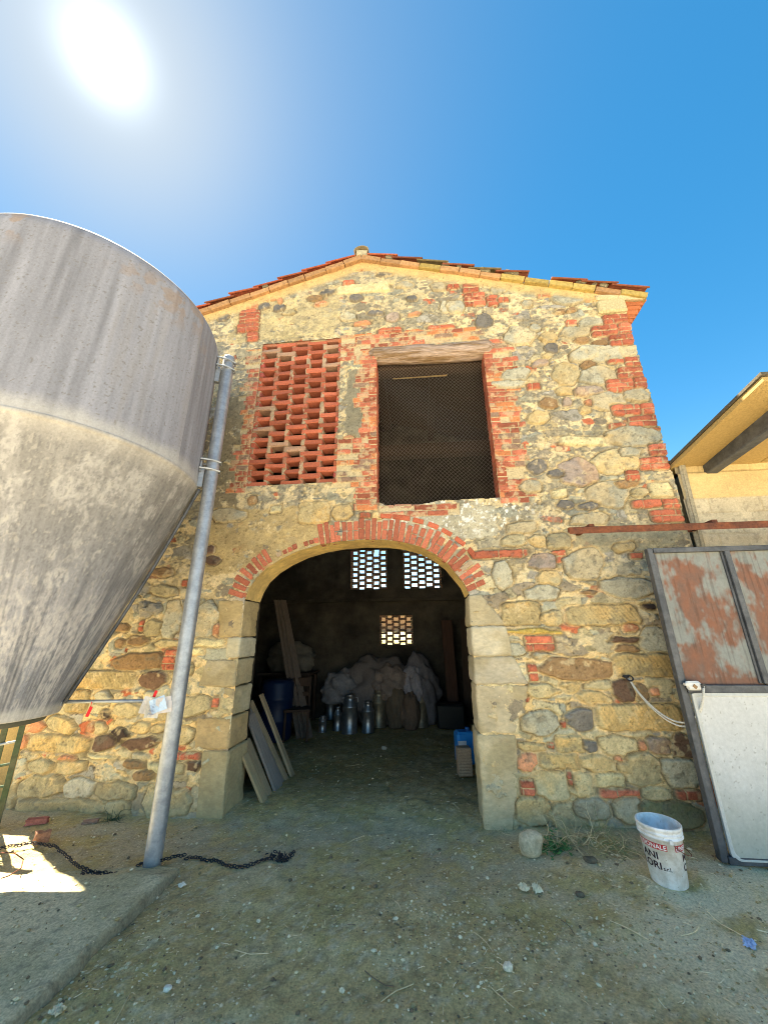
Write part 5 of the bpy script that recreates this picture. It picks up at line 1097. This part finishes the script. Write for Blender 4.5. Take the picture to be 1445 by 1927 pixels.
# gravel and straw scattered over the yard
def scatter_gravel():
    rn = random.Random(11); mb = MB()
    base = [Vector(v) for v in ((1, 0, 0), (-1, 0, 0), (0, 1, 0), (0, -1, 0), (0, 0, 1), (0, 0, -1), (.6, .6, .5), (-.6, .6, .4), (-.6, -.6, .5), (.6, -.6, .4))]
    bm = bmesh.new(); [bm.verts.new(v) for v in base]; bmesh.ops.convex_hull(bm, input=bm.verts); bm.verts.index_update(); F_ = [[v.index for v in f.verts] for f in bm.faces]; V_ = [v.co.copy() for v in bm.verts]; bm.free()
    k = 0
    while k < 12000:
        x, y = rn.uniform(-3.9, 2.9), rn.uniform(1.7, 7.6)
        if y > 4.0 and (x < DXL + 0.05 or x > DXR - 0.05) and y < 4.5: continue
        if y > 3.9 and rn.random() < .85: continue
        dens = float(vn(np.array([x * 1.7]), np.array([y * 1.7]), 99)[0]); front = 1.0 if y < 3 else 0.45
        if x < -1.85 and y < 3.3: front *= 0.25
        if rn.random() > front * (0.2 + 1.1 * dens ** 2): continue
        s = min(0.016, rn.lognormvariate(-5.45, 0.5)); z = gz(x, y) if not (x < -1.85 and y < 3.2) else 0.027
        c = rn.choice([(0.78, 0.67, 0.44), (0.68, 0.57, 0.34), (0.54, 0.43, 0.22), (0.80, 0.70, 0.48), (0.44, 0.33, 0.15), (0.42, 0.32, 0.15), (0.36, 0.27, 0.13), (0.20, 0.15, 0.09)])
        rt_ = Matrix.Rotation(rn.uniform(0, 6.28), 3, 'Z'); sc = Vector((s * rn.uniform(.7, 1.5), s * rn.uniform(.7, 1.2), s * rn.uniform(.4, .9)))
        mb.add([rt_ @ Vector((v.x * sc.x, v.y * sc.y, v.z * sc.z)) + Vector((x, y, z + sc.z * .3)) for v in V_], F_, c); k += 1
    me = bpy.data.meshes.new('gravel'); me.from_pydata(mb.v, [], mb.f); a = me.color_attributes.new('Col', 'FLOAT_COLOR', 'POINT'); a.data.foreach_set('color', np.array([(*c, 1) for c in mb.c], dtype=np.float32).ravel())
    tag(link('gravel', me, MAT['stone']), 'pale gravel chips scattered over the bare dirt', 'gravel', kind='stuff')
scatter_gravel()
def scatter_straw():
    rn = random.Random(12); mb = MB()
    for _ in range(1900):
        x, y = rn.uniform(-1.8, 2.6), rn.uniform(1.75, 5.8)
        if y > 3.95 and (x < DXL + .1 or x > DXR - .1 or rn.random() < .6): continue
        if rn.random() > (0.25 + 0.75 * float(vn(np.array([x * 2.1]), np.array([y * 2.1]), 98)[0]) ** 2): continue
        big = rn.random() < 0.06; l = rn.uniform(0.08, 0.2) if big else rn.uniform(0.012, 0.05); a = rn.uniform(0, 6.28); cv = rn.uniform(-.8, .8); p = Vector((x, y, gz(x, y) + 0.006)); pts = [p.copy()]
        for k in range(4): a += cv / 4; p = p + Vector((math.cos(a), math.sin(a), 0)) * l / 4; pts.append(Vector((p.x, p.y, gz(p.x, p.y) + 0.005 + rn.uniform(0, .004))))
        mb.tube(pts, 0.0022 if big else 0.0014, 4, rn.choice([(0.80, 0.66, 0.40), (0.65, 0.52, 0.30), (0.85, 0.74, 0.50), (0.20, 0.14, 0.09)]))
    tag(mb.build('straw', MAT['leaf']), 'dry straw bits and twigs littering the dirt', 'straw', kind='stuff')
scatter_straw()

# ---------------------------------------------------------------- inside the barn
def churn(h=0.64, r=0.145):
    t = thing('milk_churn', 'x', 'milk churn', (0, 0, 0), 0, 'old metal milk churns inside the barn')
    m_ = MB(); m_.lathe([(r - .01, 0), (r, .01), (r, .03), (r - .006, .035), (r - .006, h * .66), (r, h * .67), (r - .005, h * .69), (r * .62, h * .83), (r * .56, h * .86), (r * .56, h * .93), (r * .66, h * .95), (r * .64, h * .96), (r * .5, h * .955)], n=28); m_.build('can_body', MAT['tin'], t, True)
    m_ = MB(); m_.lathe([(r * .60, h * .955), (r * .60, h * .985), (r * .48, h * 1.0), (r * .1, h * 1.02)], n=24); m_.build('lid', MAT['tin'], t, True)
    for sg in (-1, 1): m_ = MB(); m_.tube([(sg * r * .58, 0, h * .90), (sg * r * .95, 0, h * .90), (sg * r * 1.0, 0, h * .80), (sg * r * .86, 0, h * .74)], 0.009, 7); m_.build('handle', MAT['tin'], t, True)
    return t
c0 = churn()
spots = [(656, 1377, 1.0, 'tallest shiny milk churn in the middle of the row', 0.2), (691, 1377, .80, 'shiny milk churn right of the tallest one', 1.0), (620, 1352, .95, 'dark milk churn standing behind and left of the tallest one', .4),
         (633, 1372, .62, 'narrow short milk churn just left of the tallest one', 1.3), (713, 1360, .98, 'dull brownish milk churn left of the burlap sacks', .6), (792, 1360, .98, 'dull brownish milk churn right of the burlap sacks', .1), (604, 1377, .42, 'smallest milk churn, standing in front at the left of the row', .8)]
for i, (px, py, s, lab, rz) in enumerate(spots):
    o = c0 if i == 0 else copy_tree(c0); p = gr(px, py); q_ = 0.965 if i in (4, 5) else 1.0; o.location = (p.x * q_, p.y * q_ + (0.0 if i in (4, 5) else 0.1), gz(p.x, p.y) + .002); o.rotation_euler = (0, 0, rz); o.scale = (s if s > .5 else .5, s if s > .5 else .5, s); o['label'] = lab
    if i in (4, 5):
        for ch in o.children:
            ch.data = ch.data.copy(); ch.data.materials.clear(); ch.data.materials.append(MAT['brass'])
def sackm(name, c, d, col, seed, label, cat='sack', group=None, rz=0, fold=0.35, floor=True):
    bm = bmesh.new(); bmesh.ops.create_icosphere(bm, subdivisions=5, radius=1); P = np.array([v.co[:] for v in bm.verts])
    k = 1 + fold * (fbm(P[:, 0] * 1.6 + seed, P[:, 2] * 1.6 + P[:, 1], seed, 3) - .5) + 0.22 * fold * np.sin(8 * P[:, 0] + 9 * fbm(P[:, 0] * 2, P[:, 2] * 2, seed + 1, 2)) * (fbm(P[:, 1] * 2, P[:, 2] * 2 + seed, seed + 5, 2)) + 0.45 * fold * (np.abs(fbm(P[:, 0] * 2.2 + P[:, 1] * 1.5, P[:, 2] * 1.6, seed + 8, 3) - .5)) + 0.10 * fold * np.abs(np.sin(5 * P[:, 0] + 4 * P[:, 2] + 7 * fbm(P[:, 0] * 1.5, P[:, 2] * 1.5, seed + 9, 2)))
    P = P * k[:, None]; P[:, 2] = np.maximum(P[:, 2], -0.8)
    for v, p in zip(bm.verts, P): v.co = Vector((p[0] * d[0] / 2, p[1] * d[1] / 2, (p[2] + .8) * d[2] / 1.8))
    me = bpy.data.meshes.new(name); bm.to_mesh(me); bm.free(); n = fbm(P[:, 0] * 2, P[:, 2] * 2, seed + 2, 3); cc = np.array(col) * (0.7 + 0.6 * n)[:, None]
    a = me.color_attributes.new('Col', 'FLOAT_COLOR', 'POINT'); a.data.foreach_set('color', np.concatenate([cc, np.ones((len(cc), 1))], 1).astype(np.float32).ravel())
    o = link(name, me, MAT['sack'], None, True); o.location = c; o.rotation_euler = (0, 0, rz); return tag(o, label, cat, group)
Yp = 7.95
def I_(px, py, y): p = at(px, py, y); return p
p = I_(745, 1330, 7.7); sackm('burlap_sack', (p.x, 7.75, -.01), (0.42, 0.4, 0.66), (0.12, 0.09, 0.06), 31, 'upright brown burlap sack between the two dull churns, left one', 'sack', 'burlap sacks')
p = I_(772, 1330, 7.6); sackm('burlap_sack', (p.x, 7.62, -.01), (0.36, 0.34, 0.60), (0.14, 0.095, 0.065), 32, 'reddish brown burlap sack in front, between the two dull churns', 'sack', 'burlap sacks')
sackm('heaped_tarp', (-0.95, 8.15, 0.0), (1.4, 0.75, 1.15), (0.15, 0.13, 0.12), 33, 'big heaped dusty tarpaulin bundle behind the churns', 'tarpaulin', fold=.45)
sackm('draped_sheet', (-0.62, 7.92, 0.45), (0.75, 0.5, 0.55), (0.19, 0.15, 0.125), 41, 'tan crumpled sheet lying over the middle of the heaped tarpaulin', 'sheet', fold=.8, rz=.3)
sackm('draped_sheet', (-0.22, 7.86, 0.40), (0.42, 0.35, 0.6), (0.24, 0.225, 0.24), 42, 'pale crumpled sheet hanging between the two tarpaulin bundles', 'sheet', fold=.8, rz=-.4)
sackm('heaped_tarp', (-0.08, 8.10, 0.0), (0.75, 0.7, 1.15), (0.12, 0.11, 0.115), 34, 'smaller grey tarpaulin bundle right of the big heap', 'tarpaulin', fold=.55)
p = I_(640, 1290, 7.95); sackm('white_sack', (p.x, 8.0, 0.35), (0.72, 0.5, 0.55), (0.17, 0.165, 0.17), 35, 'pale crumpled plastic sack behind the churns at left', 'sack', fold=.7)
tbx = thing('low_table', 'low dark table under the rolled bundle against the back wall', 'table', (-2.75, 8.0, 0))
m_ = MB(); m_.box((0, 0, 0.90), (1.1, 0.7, 0.05)); m_.build('table_top', MAT['darkwood'], tbx)
for sx in (-1, 1):
    for sy in (-1, 1): m_ = MB(); m_.box((sx * .48, sy * .28, 0.44), (0.06, 0.06, 0.88)); m_.build('leg', MAT['darkwood'], tbx)
sackm('rolled_bundle', (-2.75, 8.0, 0.925), (1.0, 0.6, 0.55), (0.12, 0.11, 0.09), 36, 'large rolled grey bundle lying on the low table at the back', 'bundle', fold=.5)
# chair
ch = thing('wooden_chair', 'dark old wooden chair with low back just inside the doorway at left', 'chair', (-2.13, 6.75, 0), 0.25)
m_ = MB(); m_.box((0, 0, 0.45), (0.42, 0.40, 0.035)); m_.build('seat', MAT['darkwood'], ch)
for sx in (-1, 1):
    for sy in (-1, 1): m_ = MB(); m_.box((sx * .18, sy * .17, 0.22), (0.035, 0.035, 0.44)); m_.build('leg', MAT['darkwood'], ch)
for sx in (-1, 1): m_ = MB(); m_.bar((sx * .18, .17, .46), (sx * .18, .23, .92), .035, .035); m_.build('back_post', MAT['darkwood'], ch)
m_ = MB(); m_.box((0, .215, .84), (.36, .02, .14)); m_.box((0, .20, .65), (.36, .02, .06)); m_.build('backrest', MAT['darkwood'], ch)
# boards leaning on the left
for i in range(6):
    y = 4.46 + i * 0.165; bx = -1.70 + 0.02 * math.sin(i * 4); L_ = [0.50, 0.62, 0.85, 0.95, 1.02, 1.06][i]; w = [0.12, 0.11, 0.19, 0.14, 0.10, 0.10][i]
    tp = Vector((bx - L_ * 0.42, y + 0.03, L_ * 0.90)); m_ = MB(); col = random.choice([(0.42, 0.32, 0.18), (0.36, 0.27, 0.16)]) if i not in (2, 3) else (0.24, 0.21, 0.18)
    d = Vector(tp) - Vector((bx, y, 0)); m_.box((0, 0, d.length / 2), (0.028, w, d.length), None, col, .003); o = m_.build('leaning_board', MAT['plank']); o.location = (bx, y, gz(bx, y) - .01); o.rotation_euler = d.to_track_quat('Z', 'Y').to_euler()
    o.rotation_euler = (0.05 * math.sin(i * 3 + 1), -R(31 + 2.5 * math.sin(i * 2.3)), 0.04 * math.sin(i * 5))
    tag(o, ['shortest board leaning behind the left jamb, nearest the doorway edge', 'second shortest leaning board, next to the shortest', 'widest grey board in the middle of the leaning stack', 'grey board right of the widest one in the leaning stack', 'tall tan board, second from the inner end of the leaning stack', 'tallest board at the inner end of the leaning stack'][i], 'board', 'boards leaning inside the doorway')
for i in range(3):
    a, b = at(560 + i * 9 - 6, 1300, 6.9), at(508 + i * 6, 1130, 7.2); m_ = MB(); m_.bar((0, 0, 0), b - Vector((a.x, a.y, 0.0)) + Vector((-0.0, 0, 0)), 0.14, 0.03, (0.14, 0.11, 0.09)); o = m_.build('long_plank', MAT['plank']); o.location = (a.x + 0.16, a.y - 0.05, 0)
    tag(o, ['leftmost of the three long planks leaning high at the left wall', 'middle one of the three long planks leaning high at the left wall', 'rightmost of the three long planks leaning high at the left wall'][i], 'plank', 'long planks leaning in the barn')
m_ = MB(); m_.lathe([(0.25, 0), (0.27, .03), (0.27, .28), (0.28, .30), (0.27, .32), (0.27, .6), (0.28, .62), (0.27, .64), (0.27, .85), (0.24, .90), (0.05, .905)], n=30, col=(0.005, 0.014, 0.045)); o = m_.build('blue_barrel', MAT['plastic'], None, True); o.location = (-2.5, 6.75, 0); tag(o, 'dark blue plastic barrel in the shadow behind the leaning boards', 'barrel')
jc = thing('blue_canister', 'blue plastic canister with white label just inside the right jamb', 'canister', (0.50, 5.75, 0), 0.2)
m_ = MB(); m_.box((0, 0, 0.19), (0.24, 0.2, 0.38), None, (0.02, 0.20, 0.55), 0, 0.03); m_.build('tank', MAT['plastic'], jc); m_ = MB(); m_.box((-.06, -.103, .17), (.11, .004, .22), None, (.6, .62, .62)); m_.build('paper_label', MAT['paper'], jc); m_ = MB(); m_.lathe([(.03, .38), (.03, .42), (.01, .422)], (.05, 0, 0), 16, (0.02, .1, .3)); m_.build('cap', MAT['plastic'], jc, True)
hb = thing('hollow_brick', 'hollow ribbed clay block standing in front of the blue canister', 'brick', (0.44, 5.30, 0), 0.15)
m_ = MB(); m_.box((0, 0, .15), (.17, .12, .30), None, (.33, .24, .16)); 
for k in range(9): m_.box((0, -.063, .03 + k * .03), (.165, .008, .012), None, (.36, .26, .17))
m_.build('clay_body', MAT['brick'], hb)
m_ = MB(); m_.box((0, 0, 0.95), (0.22, 0.04, 1.9), None, (0.06, 0.032, 0.022)); o = m_.build('upright_board', MAT['plank']); o.location = (0.55, 8.2, 0); o.rotation_euler = (0.04, -0.03, 0.1); tag(o, 'reddish brown board standing upright at the right end of the back wall', 'board')
m_ = MB(); m_.box((0, 0, 0.95), (0.14, 0.04, 1.95), None, (0.05, 0.032, 0.022)); o = m_.build('upright_board', MAT['plank']); o.location = (0.82, 8.25, 0); o.rotation_euler = (0.04, 0.03, -0.1); tag(o, 'narrow dark board standing behind the reddish one at the right', 'board')
m_ = MB(); m_.box((0, 0, 0.2), (0.5, 0.4, 0.4), None, (0.006, 0.008, 0.008), .01, .03); o = m_.build('dark_crate', MAT['plastic']); o.location = (0.45, 7.75, 0); tag(o, 'dark plastic crate at the foot of the upright boards', 'crate')
# brick yard wall seen through the back lattice
yw = thing('brick_yard_wall', 'sunlit brick and stone wall far behind the barn, glimpsed through the lower lattice', 'wall', (-1.5, 20, 0))
m_ = MB(); m_.box((0, 0, 2.15), (9, 0.4, 1.7), None, (.42, .25, .14)); m_.build('wall_body', MAT['masonry'], yw)
m_ = MB(); m_.box((0, 0, 3.03), (9.1, 0.5, .07), None, (.4, .3, .2)); m_.build('coping', MAT['masonry'], yw)
